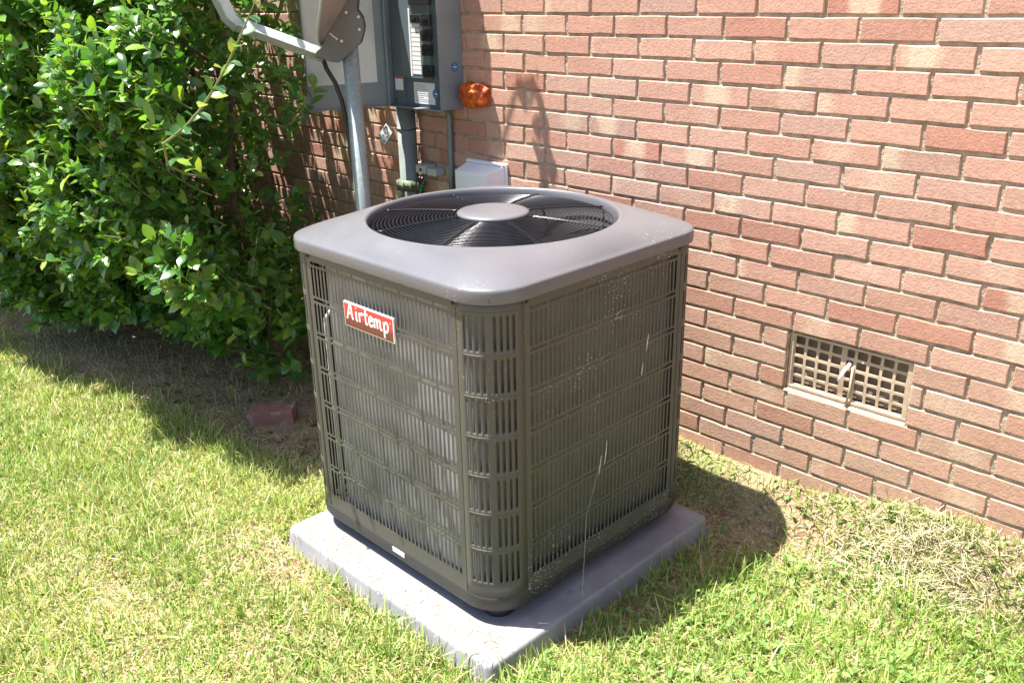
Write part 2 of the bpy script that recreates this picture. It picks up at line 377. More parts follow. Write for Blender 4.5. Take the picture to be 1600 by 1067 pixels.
mb = MB().tube([(1.166, fy-.006, .628), (1.155, fy-.022, .603), (1.146, fy-.03, .570)], .0062, 6, flat=.4)
mb.build('damper_lever', mat('white_lever', (.75, .73, .70), .4), vent, smooth=True)
mb = MB().tube([(1.176, fy-.006, .62), (1.176, fy-.010, .545), (1.172, fy-.014, .497)], .004, 6); mb.build('lever_rod', ventmat, vent, smooth=True)
mb = MB()
for k in range(26):
    x, y, r = random.uniform(VX0+.03, VX1-.02), random.uniform(.036, .05), random.uniform(.002, .006)
    mb.lathe([(0, -r), (r*.8, -r*.5), (r, 0), (r*.7, r*.6), (0, r)], (x, y, VZ0+.016+r), 5)
stuffpart(mb.build('debris', mat('crumbs', (.5, .45, .4), .9), vent))

# ------------------------------------------------------------------ air conditioner
CX, CY = .3507, -.7145; H = .4473; PW = .6577; LW = .6252; CR = (.8946-PW)/2
AC = thing('air_conditioner', 'taupe metal outdoor cooling unit with louvred sides and round top fan', 'air conditioner', (CX, CY, .08))
def paint(name, col, rough=.42):
    m = bpy.data.materials.new(name); m.use_nodes = True; nt = m.node_tree; L = nt.links; b = nt.nodes['Principled BSDF']
    b.inputs['Roughness'].default_value = rough; b.inputs['Specular IOR Level'].default_value = .5
    geo = N(nt, 'ShaderNodeNewGeometry')
    n1 = N(nt, 'ShaderNodeTexNoise'); n1.inputs['Scale'].default_value = 5; n1.inputs['Detail'].default_value = 7; L.new(geo.outputs['Position'], n1.inputs[0])
    c1 = N(nt, 'ShaderNodeMapRange'); c1.inputs[1].default_value = .35; c1.inputs[2].default_value = .7; L.new(n1.outputs[0], c1.inputs[0])
    mx = N(nt, 'ShaderNodeMix', data_type='RGBA'); L.new(c1.outputs[0], mx.inputs[0]); mx.inputs[6].default_value = (*col, 1); mx.inputs[7].default_value = (col[0]*1.13, col[1]*1.1, col[2]*1.06, 1)
    # dried grass dust: small pale flecks, thicker near the right front and low down
    vo = N(nt, 'ShaderNodeTexVoronoi'); vo.inputs['Scale'].default_value = 150; L.new(geo.outputs['Position'], vo.inputs['Vector'])
    n2 = N(nt, 'ShaderNodeTexNoise'); n2.inputs['Scale'].default_value = 3.2; n2.inputs['Detail'].default_value = 3; L.new(geo.outputs['Position'], n2.inputs[0])
    th = N(nt, 'ShaderNodeMapRange'); th.inputs[1].default_value = .42; th.inputs[2].default_value = .72; th.inputs[3].default_value = .0; th.inputs[4].default_value = .21; L.new(n2.outputs[0], th.inputs[0])
    sp_ = N(nt, 'ShaderNodeSeparateXYZ'); L.new(geo.outputs['Position'], sp_.inputs[0]); gx_ = N(nt, 'ShaderNodeMapRange'); gx_.inputs[1].default_value = .35; gx_.inputs[2].default_value = .8; gx_.inputs[3].default_value = .35; gx_.inputs[4].default_value = 1.6; L.new(sp_.outputs[0], gx_.inputs[0])
    tm_ = N(nt, 'ShaderNodeMath', operation='MULTIPLY'); L.new(th.outputs[0], tm_.inputs[0]); L.new(gx_.outputs[0], tm_.inputs[1])
    ls = N(nt, 'ShaderNodeMath', operation='LESS_THAN'); L.new(vo.outputs['Distance'], ls.inputs[0]); L.new(tm_.outputs[0], ls.inputs[1])
    wn_ = N(nt, 'ShaderNodeMath', operation='GREATER_THAN'); sc_ = N(nt, 'ShaderNodeSeparateColor'); L.new(vo.outputs['Color'], sc_.inputs[0]); L.new(sc_.outputs[0], wn_.inputs[0]); wn_.inputs[1].default_value = .62
    fm = N(nt, 'ShaderNodeMath', operation='MULTIPLY'); L.new(ls.outputs[0], fm.inputs[0]); L.new(wn_.outputs[0], fm.inputs[1])
    mx2 = N(nt, 'ShaderNodeMix', data_type='RGBA'); L.new(fm.outputs[0], mx2.inputs[0]); L.new(mx.outputs[2], mx2.inputs[6]); mx2.inputs[7].default_value = (.62, .60, .50, 1)
    L.new(mx2.outputs[2], b.inputs['Base Color'])
    r1 = N(nt, 'ShaderNodeMapRange'); r1.inputs[1].default_value = .3; r1.inputs[2].default_value = .7; r1.inputs[3].default_value = rough-.05; r1.inputs[4].default_value = rough+.12; L.new(n1.outputs[0], r1.inputs[0]); L.new(r1.outputs[0], b.inputs['Roughness'])
    n3 = N(nt, 'ShaderNodeTexNoise'); n3.inputs['Scale'].default_value = 420; n3.inputs['Detail'].default_value = 2; L.new(geo.outputs['Position'], n3.inputs[0])
    bp = N(nt, 'ShaderNodeBump'); bp.inputs['Strength'].default_value = .12; bp.inputs['Distance'].default_value = .001; L.new(n3.outputs[0], bp.inputs['Height']); L.new(bp.outputs[0], b.inputs['Normal'])
    return m
TAUPE = paint('taupe_paint', (.064, .0635, .055)); TOPM = paint('lid_paint', (.110, .109, .120), .28)
BASEM = paint('base_paint', (.030, .030, .028), .5)
BLACK = mat('black_plastic', (.015, .015, .016), .45); SCREW = mat('screw_zinc', (.12, .11, .10), .4, .8)
ZB, ZS = .166, 1.036
def face_map(k):
    a = k*PI/2; ca, sa = math.cos(a), math.sin(a)
    return lambda u, w, z: (CX+u*ca+w*sa, CY+u*sa-w*ca, z)         # u along the face, w outwards; k=0 faces -y
ROWP = .1125; COLS = 36; cp = LW/COLS
for k in range(4):
    fm_ = face_map(k); P = lambda x, z: fm_(x, H, z)
    mb = MB(); hw = PW/2-.0015
    xb = [-LW/2+cp*i for i in range(COLS+1)]
    tz = .9985
    zrow = []
    for r in range(7): zrow += [(tz-r*ROWP, tz-r*ROWP-.0145, 'd'), (tz-r*ROWP-.0145, tz-(r+1)*ROWP, 'v')]
    for z1, z0, kind in zrow:
        if kind == 'd':
            for i in range(9):
                x0, x1 = xb[i*4], xb[i*4+4]
                slot_cell(mb, x0, x1, z0, z1, x0+.0030, x1-.0030, z0+.0030, z1-.0022, P, topx=xb[i*4:i*4+5], botx=xb[i*4:i*4+5])
        else:
            for i in range(COLS):
                slot_cell(mb, xb[i], xb[i+1], z0, z1, xb[i]+.0034, xb[i+1]-.0034, z0+.0028, z1-.0028, P)
    zall = sorted({z for q in zrow for z in q[:2]})
    for s in (-1, 1):
        e0 = sorted([s*LW/2, s*hw]); V = []; Fs = []
        for z in zall: V += [P(e0[0], z), P(e0[1], z)]
        for j in range(len(zall)-1): Fs.append((2*j, 2*j+1, 2*j+3, 2*j+2))
        mb.add(V, Fs)
    for za, zb_ in ((ZB, zall[0]), (zall[-1], ZS)):
        xx = [-hw]+xb+[hw]; V = [P(x, za) for x in xx]+[P(x, zb_) for x in xx]; n = len(xx)
        mb.add(V, [(i, i+1, n+i+1, n+i) for i in range(n-1)])
    # folded edges
    for s in (-1, 1):
        V = [P(s*hw, ZB), P(s*hw, ZS), fm_(s*hw, H-.018, ZS), fm_(s*hw, H-.018, ZB)]
        mb.add(V, [(0, 1, 2, 3) if s > 0 else (3, 2, 1, 0)])
    o = weld(mb.build('side_panel', TAUPE, AC, solid=.0012))
    mb = MB()
    for s in (-1, 1):
        q = fm_(s*(hw-.009), H, 1.010)
        d = Vector(fm_(0, 1, 0))-Vector(fm_(0, 0, 0))
        mb.tube([Vector(q), Vector(q)+d*.003], .0052, 8); mb.tube([Vector(q)+d*.003, Vector(q)+d*.006], [.004, .0032], 6)
        mb.build('screw', SCREW, AC); mb = MB()
ARC = CR*PI/2
AC.rotation_euler.z = 0
for k in range(4):
    a0 = k*PI/2-PI/2                       # corner to the right of face k
    fm_ = face_map(k)
    def Pc(s, z, out=0):
        th = s/CR; r_ = CR+out
        return fm_(PW/2+r_*math.sin(th), PW/2+r_*math.cos(th), z)
    pit = math.radians(8)*CR; g1 = math.radians(9)*CR; g2 = math.radians(46.7)*CR
    sb = [0.0015]+[g1+pit*i for i in range(5)]+[(g1+4*pit+g2)/2]+[g2+pit*i for i in range(5)]+[ARC-.0015]
    holes = [0, 1, 1, 1, 1, 0, 0, 1, 1, 1, 1, 0]
    mb = MB(); zlev = [ZB]; cells = []
    for r in range(7):
        zt = .987-r*.1127; cells.append((zt-.0905-.008, zt+.008))
    cells.sort(); prev = ZB; bands = []
    for c0, c1 in cells: bands += [(prev, c0, 0), (c0, c1, 1)]; prev = c1
    bands.append((prev, ZS, 0))
    Pz = lambda s, z: Pc(s, z)
    for z0, z1, hole in bands:
        for i in range(len(sb)-1):
            if hole and holes[i]: slot_cell(mb, sb[i], sb[i+1], z0, z1, sb[i]+.0046, sb[i+1]-.0046, z0+.008, z1-.008, Pz)
            else: mb.add([Pc(sb[i], z0), Pc(sb[i+1], z0), Pc(sb[i+1], z1), Pc(sb[i], z1)], [(0, 1, 2, 3)])
    o = weld(mb.build('corner_post', TAUPE, AC, solid=.0012)); 
    for p in o.data.polygons: p.use_smooth = True
    mb = MB()
    for c0, c1 in cells:
        mb.tube([Pc(math.radians(t)*CR, c1+.002, -.0006) for t in range(8, 83, 4)], .0016, 5)
    rb = mb.build('ridge', TAUPE, o, smooth=True); stuffpart(rb)
    mb = MB(); q = Vector(Pc(ARC/2, 1.030, .004)); d = (q-Vector((CX+math.copysign(PW/2, q.x-CX), CY+math.copysign(PW/2, q.y-CY), 1.030))).normalized()
    mb.tube([q, q+d*.008], .005, 8).tube([q+d*.008, q+d*.011], [.0037, .003], 6)
    mb.build('screw', SCREW, AC)
def rsq(th, h, r):
    c, s = math.cos(th), math.sin(th)
    # ray from the centre to a square with half side h and corner radius r
    ac, as_ = abs(c), abs(s); k = h-r
    t = h/max(ac, as_); x, y = ac*t, as_*t
    if x > k and y > k:
        bq = ac*k+as_*k; t = bq+math.sqrt(max(0, bq*bq-(2*k*k-r*r)))
        x, y = ac*t, as_*t
    return math.copysign(x, c), math.copysign(y, s)
# lid
mb = MB(); NT = 160; rings_ = []
sq = lambda h, z, r=.118: ('s', h, r, z)
prof = [sq(.4515, 1.022), sq(.4575, 1.0205, .124), sq(.4580, 1.0225, .1245), sq(.4580, 1.0485, .1245), sq(.4572, 1.0530, .124), sq(.4550, 1.0565, .122), sq(.451, 1.0585, .118)]
for i in range(1, 11): prof.append(('b', i/10, 0, 0))
prof += [('c', .3790, 0, 1.1055), ('c', .3750, 0, 1.1045), ('c', .3715, 0, 1.1005), ('c', .3695, 0, 1.093), ('c', .3675, 0, 1.078), ('c', .3665, 0, 1.0), ('c', .3665, 0, .93)]
V = []
for kind, a, r, z in prof:
    for t in range(NT):
        th = 2*PI*t/NT+PI/NT
        if kind == 's': x, y = rsq(th, a, r)
        elif kind == 'c': x, y = a*math.cos(th), a*math.sin(th)
        else:
            x0, y0 = rsq(th, .451, .118); R_ = .3815; x1, y1 = R_*math.cos(th), R_*math.sin(th); u = a
            x, y = x0+(x1-x0)*u, y0+(y1-y0)*u
            L_ = math.hypot(x1-x0, y1-y0)/.24
            z = 1.0585+(1.1045-1.0585)*(.45*u+.55*(1-(1-u)**2.2))
        V.append((CX+x, CY+y, z))
Fs = []
for i in range(len(prof)-1):
    for t in range(NT): Fs.append((i*NT+t, i*NT+(t+1) % NT, (i+1)*NT+(t+1) % NT, (i+1)*NT+t))
mb.add(V, Fs); mb.build('lid', TOPM, AC, smooth=True)
# grille
WIRE = mat('black_wire', (.018, .018, .022), .22, .3)
gz = lambda r: 1.0845+.020*(1-min(1, r/.356)**2)**.8
gr = None
mb = MB(); NR = 22
for i in range(NR):
    r = .112+(.354-.112)*i/(NR-1)
    mb.tube([(CX+r*math.cos(2*PI*t/96), CY+r*math.sin(2*PI*t/96), gz(r)) for t in range(96)], .0018, 5, closed=True)
gr = mb.build('fan_guard', WIRE, AC, smooth=True)
mb = MB()
for k in range(8):
    a = math.radians(22.5+45*k)
    for off in (-.004, .004):
        pts = []
        for i in range(9):
            r = .098+(.366-.098)*i/8; c, s = math.cos(a), math.sin(a)
            pts.append((CX+r*c-off*s, CY+r*s+off*c, gz(min(r, .355))+.0026))
        mb.tube(pts, .0016, 5)
    c, s = math.cos(a), math.sin(a)
    mb.lathe([(0, .007), (.0045, .0065), (.0055, .003), (.0055, -.004)], (CX+.357*c, CY+.357*s, gz(.355)), 8)
sp = mb.build('guard_spoke', WIRE, AC, smooth=True)
mb = MB().lathe([(0, 1.1165), (.06, 1.1163), (.095, 1.115), (.104, 1.1125), (.1075, 1.1085), (.1075, 1.1035), (.103, 1.101), (0, 1.1005)], (CX, CY, 0), 56)
mb.build('hub_cap', TOPM, AC, smooth=True)
# fan and motor
FANM = mat('fan_blade', (.035, .036, .042), .35, .4)
mb = MB()
for k in range(4):
    V = []; Fs = []; a0 = k*PI/2+.6
    for i in range(7):
        r = .06+(.345-.06)*i/6; w = math.radians(30+14*i/6); 
        for j in range(7):
            a = a0+(j/6-.5)*w+.25*i/6; V.append((CX+r*math.cos(a), CY+r*math.sin(a), .985+.055*(j/6-.5)*(1-.3*i/6)*1.4+.006*math.sin(PI*j/6)))
    for i in range(6):
        for j in range(6): Fs.append((i*7+j, i*7+j+1, i*7+j+8, i*7+j+7))
    mb.add(V, Fs)
mb.build('fan_blade', FANM, AC, smooth=True, solid=.0015)
mb = MB().lathe([(0, 1.07), (.06, 1.068), (.075, 1.05), (.075, .93), (0, .92)], (CX, CY, 0), 28); mb.build('fan_motor', BLACK, AC, smooth=True)
# coil: a finned shell behind the louvres
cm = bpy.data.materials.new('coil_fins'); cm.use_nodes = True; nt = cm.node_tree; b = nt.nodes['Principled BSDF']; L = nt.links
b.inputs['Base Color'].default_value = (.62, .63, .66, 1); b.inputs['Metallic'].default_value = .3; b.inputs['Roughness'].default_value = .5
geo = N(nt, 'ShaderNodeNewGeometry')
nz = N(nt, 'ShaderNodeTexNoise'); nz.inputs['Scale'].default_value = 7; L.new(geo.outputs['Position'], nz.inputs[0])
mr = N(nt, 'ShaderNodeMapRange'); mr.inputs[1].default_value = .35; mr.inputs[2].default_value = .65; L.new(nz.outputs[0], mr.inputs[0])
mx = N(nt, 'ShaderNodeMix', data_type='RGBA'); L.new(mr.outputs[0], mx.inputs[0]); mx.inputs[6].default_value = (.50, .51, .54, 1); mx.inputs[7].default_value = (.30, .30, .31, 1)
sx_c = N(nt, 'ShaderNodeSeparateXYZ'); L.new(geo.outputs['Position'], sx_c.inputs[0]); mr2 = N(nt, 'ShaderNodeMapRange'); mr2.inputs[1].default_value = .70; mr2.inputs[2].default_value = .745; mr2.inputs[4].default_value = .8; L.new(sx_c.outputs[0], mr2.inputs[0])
mx2 = N(nt, 'ShaderNodeMix', data_type='RGBA'); L.new(mr2.outputs[0], mx2.inputs[0]); L.new(mx.outputs[2], mx2.inputs[6]); mx2.inputs[7].default_value = (.10, .088, .065, 1); L.new(mx2.outputs[2], b.inputs['Base Color'])   # dusty brown, with the shade of the right face painted into the coil colour
mb = MB(); HC = H-.0280; pts = []
th0, th1 = None, None
def coil_path():
    out = []; n = 700
    for i in range(n):
        th = 2*PI*i/n; x, y = rsq(th, HC, .10)
        if y < -HC+.12 and x < -HC+.145: continue            # service corner left open
        out.append((x, y, th))
    return out
cpth = coil_path()
st = next(i for i in range(len(cpth)) if cpth[i][2]-cpth[i-1][2] > .02) if any(cpth[i][2]-cpth[i-1][2] > .02 for i in range(1, len(cpth))) else 0
cpth = cpth[st:]+cpth[:st]
V = []; Fs = []; acc = 0; res = []; prev = None
for x, y, th in cpth:                                        # resample at 2 mm and pleat
    p = Vector((x, y, 0))
    if prev is not None:
        seg = (p-prev).length; m_ = max(1, int(round(seg/.0021)))
        for q in range(m_): res.append(prev.lerp(p, q/m_))
    prev = p
for i, p in enumerate(res):
    nrm = Vector((p.x, p.y, 0)).normalized(); off = .0006 if i % 2 else -.0006
    q = p-nrm*off*1.0
    V += [(CX+q.x, CY+q.y, .135), (CX+q.x, CY+q.y, 1.0)]
for i in range(len(res)-1): Fs.append((2*i, 2*i+2, 2*i+3, 2*i+1))
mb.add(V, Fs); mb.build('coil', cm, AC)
mb = MB(); TUBE = mat('pale_pipe', (.72, .72, .74), .35, .3)
for x, yy in ((-.286, -.009), (-.240, .03)):
    mb.tube([(CX+x, CY-HC+yy, .14), (CX+x, CY-HC+yy, .82), (CX+x+.02, CY-HC+yy+.02, .86)], .0065, 8)
mb.build('refrigerant_pipe', TUBE, AC, smooth=True)
mb = MB(); pts = [(CX+.395*math.cos(t)*1, CY-.395+0*t, 0) for t in (0,)]
for zt in (.62, .42):
    mb.tube([(CX+PW/2+.025, CY-PW/2-.085, zt+.25), (CX+PW/2-.0+.03, CY-PW/2-.088, zt+.05), (CX+PW/2+.012, CY-PW/2-.085, zt-.05)], .004, 6)
mb.build('cable', TUBE, AC, smooth=True)
mb = MB(); V = [(CX+rsq(2*PI*t/64, .43, .11)[0], CY+rsq(2*PI*t/64, .43, .11)[1], .16) for t in range(64)]; mb.add(V, [tuple(range(64))]); 
mb.build('bottom_plate', BASEM, AC)
# base skirt
mb = MB(); V = []; prof = [(.4455, .172), (.4478, .170), (.4485, .160), (.4470, .130), (.4430, .1225), (.43, .1205), (.40, .1205)]
for h, z in prof:
    for t in range(NT): x, y = rsq(2*PI*t/NT+PI/NT, h, CR); V.append((CX+x, CY+y, z))
mb.add(V, [(i*NT+t, i*NT+(t+1) % NT, (i+1)*NT+(t+1) % NT, (i+1)*NT+t) for i in range(len(prof)-1) for t in range(NT)]); mb.build('base_pan', BASEM, AC, smooth=True)
for sx_, sy_ in ((-1, -1), (1, -1), (1, 1), (-1, 1)):
    x, y = CX+sx_*.355, CY+sy_*.355
    MB().lathe([(0, .0805), (.046, .0805), (.048, .085), (.044, .118), (.03, .121)], (x, y, 0), 20).build('foot', BLACK, AC, smooth=True)
SCR = [[(-.712, .508), (-.716, .47), (-.722, .435)], [(-.736, .47), (-.742, .435), (-.744, .41)], [(-.532, .785), (-.536, .76), (-.540, .735)], [(-.553, .70), (-.557, .68), (-.559, .665)]]   # pale droppings
for j_, pts_ in enumerate(SCR):
    MB().tube([(CX+H+.0006, y_, z_) for y_, z_ in pts_], [.0007, .0015, .0006][:len(pts_)], 5).build('scratch_mark', bpy.data.materials['pale_pipe'], AC)
# rating sticker
MB().box(.345, .402, -1.1655, -1.1632, .147, .163).build('sticker', mat('white_sticker', (.75, .75, .76), .4), AC, bevel=.0015)
# badge
bm_ = bpy.data.materials.new('badge_print'); bm_.use_nodes = True; nt = bm_.node_tree; L = nt.links; b = nt.nodes['Principled BSDF']; b.inputs['Roughness'].default_value = .3
geo = N(nt, 'ShaderNodeNewGeometry'); sz = N(nt, 'ShaderNodeSeparateXYZ'); L.new(geo.outputs['Position'], sz.inputs[0])
mr = N(nt, 'ShaderNodeMapRange'); mr.inputs[1].default_value = .8435; mr.inputs[2].default_value = .9135; L.new(sz.outputs[2], mr.inputs[0])
cr = N(nt, 'ShaderNodeValToRGB'); cr.color_ramp.elements[0].color = (.10, .028, .018, 1); cr.color_ramp.elements[1].color = (.72, .045, .04, 1); L.new(mr.outputs[0], cr.inputs[0])
x_ = cr.color_ramp.elements.new(.32); x_.color = (.16, .035, .022, 1); x_ = cr.color_ramp.elements.new(.62); x_.color = (.62, .04, .035, 1)
L.new(cr.outputs[0], b.inputs['Base Color'])
BW = mat('badge_white', (.85, .85, .85), .35)
bx0, bx1, bz0, bz1, by = .2035, .4305, .8405, .9135, -1.1645
mb = MB().box(bx0, bx1, by-.0025, by+.004, bz0, bz1); badge = mb.build('badge', BW, AC, bevel=.0015)
pl = MB().box(bx0+.0032, bx1-.0032, by-.0031, by, bz0+.0032, bz1-.0032).build('badge_face', bm_, badge)
def bez(pts, n=6):                                   # Catmull-Rom through the points
    P_ = [pts[0]]+list(pts)+[pts[-1]]; out = []
    for i in range(1, len(P_)-2):
        for k in range(n):
            t = k/n; a, b2, c, d = P_[i-1], P_[i], P_[i+1], P_[i+2]
            out.append(tuple(.5*((2*b2[j])+(-a[j]+c[j])*t+(2*a[j]-5*b2[j]+4*c[j]-d[j])*t*t+(-a[j]+3*b2[j]-3*c[j]+d[j])*t**3) for j in (0, 1)))
    out.append(tuple(pts[-1])); return out
glyph = {
 'A': (.80, [[(0, -.06), (.10, .25), (.27, .78), (.36, 1.0), (.42, .9), (.47, .5), (.52, .12), (.60, .0)], [(.12, .38), (.30, .36), (.50, .38)]]),
 'i': (.34, [[(.10, .60), (.11, .3), (.13, .05), (.24, .04)], [(.11, .84), (.115, .85)]]),
 'r': (.50, [[(.06, .60), (.08, .3), (.08, 0)], [(.08, .38), (.20, .57), (.34, .60), (.37, .50)]]),
 't': (.42, [[(.17, .98), (.16, .5), (.17, .12), (.24, .02), (.33, .08)], [(.02, .62), (.18, .64), (.36, .66)]]),
 'e': (.50, [[(.07, .33), (.25, .36), (.38, .44), (.32, .59), (.18, .60), (.07, .42), (.07, .18), (.18, .02), (.33, .04), (.42, .16)]]),
 'm': (.86, [[(.05, .60), (.07, .3), (.06, 0)], [(.07, .40), (.18, .58), (.29, .57), (.32, .40), (.32, .0)], [(.32, .40), (.44, .58), (.55, .57), (.59, .40), (.59, .12), (.66, .02), (.74, .05)]]),
 'p': (.60, [[(.06, .60), (.08, .2), (.08, -.42)], [(.08, .42), (.20, .58), (.36, .58), (.43, .36), (.38, .10), (.24, .0), (.08, .08)]]),
}
tot = sum(glyph[c][0] for c in 'Airtemp'); hgt = .0445; wx = .197/tot; x = bx0+.0150; mb = MB(); zb0 = .866
for ch in 'Airtemp':
    adv, st_ = glyph[ch]
    for s_ in st_:
        pts = bez(s_) if len(s_) > 2 else s_
        mb.tube([(x+px_*wx, by-.0032, zb0+pz_*hgt) for px_, pz_ in pts], .0035, 10, flat=.22)
    x += adv*wx
mb.tube([(bx1-.0125+.002*math.cos(t), by-.0032, .896+.002*math.sin(t)) for t in np.linspace(0, 5.3, 8)], .0005, 5, flat=.3)
le = mb.build('lettering', BW, badge, smooth=True)

# ------------------------------------------------------------------ pad under the unit
pm = mat('pad_grey', (.225, .22, .235), .7, noise=[(8, (.27, .265, .28), .4, .6), (3.5, (.18, .165, .155), .5, .72), (30, (.17, .15, .125), .62, .76)], bump=(160, .2, .002))
mb = MB(); V = []; Fs = []
def rrect(x0, x1, y0, y1, r, z, n=5):
    out = []
    for cx_, cy_, a in ((x1-r, y1-r, 0), (x0+r, y1-r, PI/2), (x0+r, y0+r, PI), (x1-r, y0+r, 1.5*PI)):
        for i in range(n+1): out.append((cx_+r*math.cos(a+PI/2*i/n), cy_+r*math.sin(a+PI/2*i/n), z))
    return out
lay = [(.022, -.06), (.010, .020), (.003, .066), (.0012, .0735), (-.002, .078), (-.007, .080)]
for d_, z_ in lay: V += rrect(-.098-d_, .868+d_, -1.262-d_, -.262+d_, .02+d_, z_)
n = 24
for i in range(len(lay)-1):
    for k in range(n): Fs.append((i*n+k, i*n+(k+1) % n, (i+1)*n+(k+1) % n, (i+1)*n+k))
Fs.append(tuple((len(lay)-1)*n+k for k in range(n)))
mb.add(V, Fs); pad = mb.build('equipment_pad', pm, None, smooth=False, loc=(.385, -.76, 0)); tag(pad, 'pale grey square pad under the cooling unit, edges in the grass', 'pad')
for p in pad.data.polygons: p.use_smooth = len(p.vertices) == 4
pad.data.polygons[len(pad.data.polygons)-1].use_smooth = False

# ------------------------------------------------------------------ electrical gear on the wall
GREY = mat('enclosure_grey', (.20, .235, .245), .42, noise=(6, (.17, .20, .21), .4, .6)); GREYD = mat('dead_front_grey', (.10, .135, .155), .35)
INNER = mat('door_liner', (.62, .64, .59), .5, noise=(4, (.46, .48, .45), .4, .6))
WHITE = mat('label_white', (.72, .73, .74), .45); BREAK = mat('breaker_black', (.016, .016, .018), .4); BLUE = mat('sticker_blue', (.03, .13, .33), .4); REDM = mat('label_red', (.6, .05, .04), .4)
X0, X1, Z0, Z1, D = -.883, -.556, 1.274, 2.06, .125
PAN = thing('breaker_panel', 'grey electrical breaker box on the brick wall, door hanging open', 'electrical panel', (-.72, 0, Z0))
mb = MB(); t = .003
mb.box(X0, X0+t, -D, -.001, Z0, Z1).box(X1-t, X1, -D, -.001, Z0, Z1).box(X0+t, X1-t, -D, -.001, Z0, Z0+t).box(X0+t, X1-t, -D, -.001, Z1-t, Z1).box(X0+t, X1-t, -.006, -.001, Z0+t, Z1-t)
mb.build('enclosure', GREY, PAN, bevel=.0008)
MB().box(X0+t+.001, X1-t-.001, -.104, -.100, Z0+t+.001, Z1-t-.001).build('dead_front', GREYD, PAN, bevel=.001)
MB().box(X0+.085, X0+.09, -.118, -.1041, Z0+.02, Z1-.02).box(X0+.09, X1-.065, -.118, -.114, Z0+.118, Z1-.02).box(X1-.065, X1-.061, -.118, -.1041, Z0+.118, Z1-.02).build('cover_plate', GREYD, PAN, bevel=.001)
MB().box(X0, X1, -D-.012, -D, Z0-.002, Z0+.002).build('bottom_lip', GREY, PAN, bevel=.0005)
br = []
MB().box(-.727, -.600, -.126, -.114, 1.672, 1.745).build('breaker', BREAK, PAN, bevel=.002)
for i, (x0, x1, z0, z1) in enumerate([(-.724, -.672, 1.607, 1.636), (-.660, -.603, 1.594, 1.638), (-.660, -.603, 1.538, 1.580), (-.660, -.603, 1.482, 1.524), (-.660, -.603, 1.400, 1.446)]):
    o = MB().box(x0, x1, -.124, -.114, z0, z1).build('breaker', BREAK, PAN, bevel=.0015)
    MB().box(x0+.012, x1-.012, -.131, -.124, (z0+z1)/2-.004, (z0+z1)/2+.004).build('handle', BREAK, o)
for k in range(11):
    MB().box(-.726, -.672, -.1195, -.1178, 1.409+k*.0178, 1.409+k*.0178+.0152).build('circuit_label', WHITE, PAN)
MB().box(-.7395, -.730, -.1192, -.1178, 1.40, 1.66).build('label_strip', WHITE, PAN)
lb = MB().box(-.742, -.612, -.1065, -.1042, 1.292, 1.376).build('wiring_label', WHITE, PAN)
ptx = mat('label_print', (.25, .27, .30), .5); mb = MB()
for k in range(9): mb.box(-.735, -.735+random.uniform(.05, .095), -.1070, -.1063, 1.300+k*.008, 1.3022+k*.008)
mb.build('printed_lines', ptx, lb)
def round_sticker(c, axis, r, parent):
    sgn = -1 if axis == 'y' else 1
    mb = MB()
    if axis == 'y': mb.lathe([(0, -.0012), (r, -.0012), (r, 0)], c, 28, axis='y')
    else: mb.lathe([(0, .0012), (r, .0012), (r, 0)], c, 28, axis='x')
    s_ = mb.build('round_sticker', BLUE, parent)
    m2 = MB()
    u = (lambda a, b2: (c[0]+a, c[1]-.0016, c[2]+b2)) if axis == 'y' else (lambda a, b2: (c[0]+.0016, c[1]+a, c[2]+b2))
    k = r
    circ = lambda ox, rr: [u(ox+rr*math.cos(t), rr*math.sin(t)) for t in np.linspace(0, 2*PI, 14)[:-1]]
    m2.tube([u(-.58*k, 0), u(-.56*k, 0)], .13*k, 8); m2.tube(circ(-.08*k, .17*k), .055*k, 5, closed=True); m2.tube([u(.0*k, -.1*k), u(.14*k, -.22*k)], .05*k, 5)
    m2.tube(circ(.38*k, .15*k), .06*k, 5, closed=True)
    m2.tube([u(-.3*k, .55*k), u(.3*k, .55*k)], .035*k, 5); m2.tube([u(-.34*k, -.55*k), u(.34*k, -.55*k)], .035*k, 5)
    o_ = m2.build('sticker_logo', WHITE, s_)
round_sticker((-.604, -.1068, 1.336), 'y', .019, PAN); round_sticker((X1+.0002, -.045, 1.438), 'x', .018, PAN)
wlb = MB().box(-.865, -.805, -.1062, -.1042, 1.338, 1.392).build('warning_label', WHITE, PAN)
MB().box(-.864, -.806, -.1067, -.1060, 1.384, 1.3915).build('warning_band', REDM, wlb)
for z_ in (1.300, 1.84):
    for x_ in (-.865, -.575): MB().lathe([(0, -.1105), (.005, -.109), (.006, -.104)], (x_, 0, z_), 10, axis='y').build('screw', SCREW, PAN, smooth=True)
# door, hinged on the left edge, swung open towards the camera
hx, hy = X0-.001, -D; dx, dy = -.104, -.335; dl = math.hypot(dx, dy); dx /= dl; dy /= dl; nxn, nyn = dy*-1, dx   # normal facing +x
if nxn < 0: nxn, nyn = -nxn, -nyn
def dbox(mb, u0, u1, w0, w1, z0, z1):
    Q = lambda u, w, z: (hx+dx*u+nxn*w, hy+dy*u+nyn*w, z)
    c = [Q(u0,w0,z0),Q(u1,w0,z0),Q(u1,w1,z0),Q(u0,w1,z0),Q(u0,w0,z1),Q(u1,w0,z1),Q(u1,w1,z1),Q(u0,w1,z1)]
    mb.add(c, [(0,3,2,1),(4,5,6,7),(0,1,5,4),(1,2,6,5),(2,3,7,6),(3,0,4,7)])
mb = MB(); dbox(mb, 0, dl, -.004, -.001, Z0, Z1)
door = mb.build('panel_door', GREY, PAN, bevel=.0008)
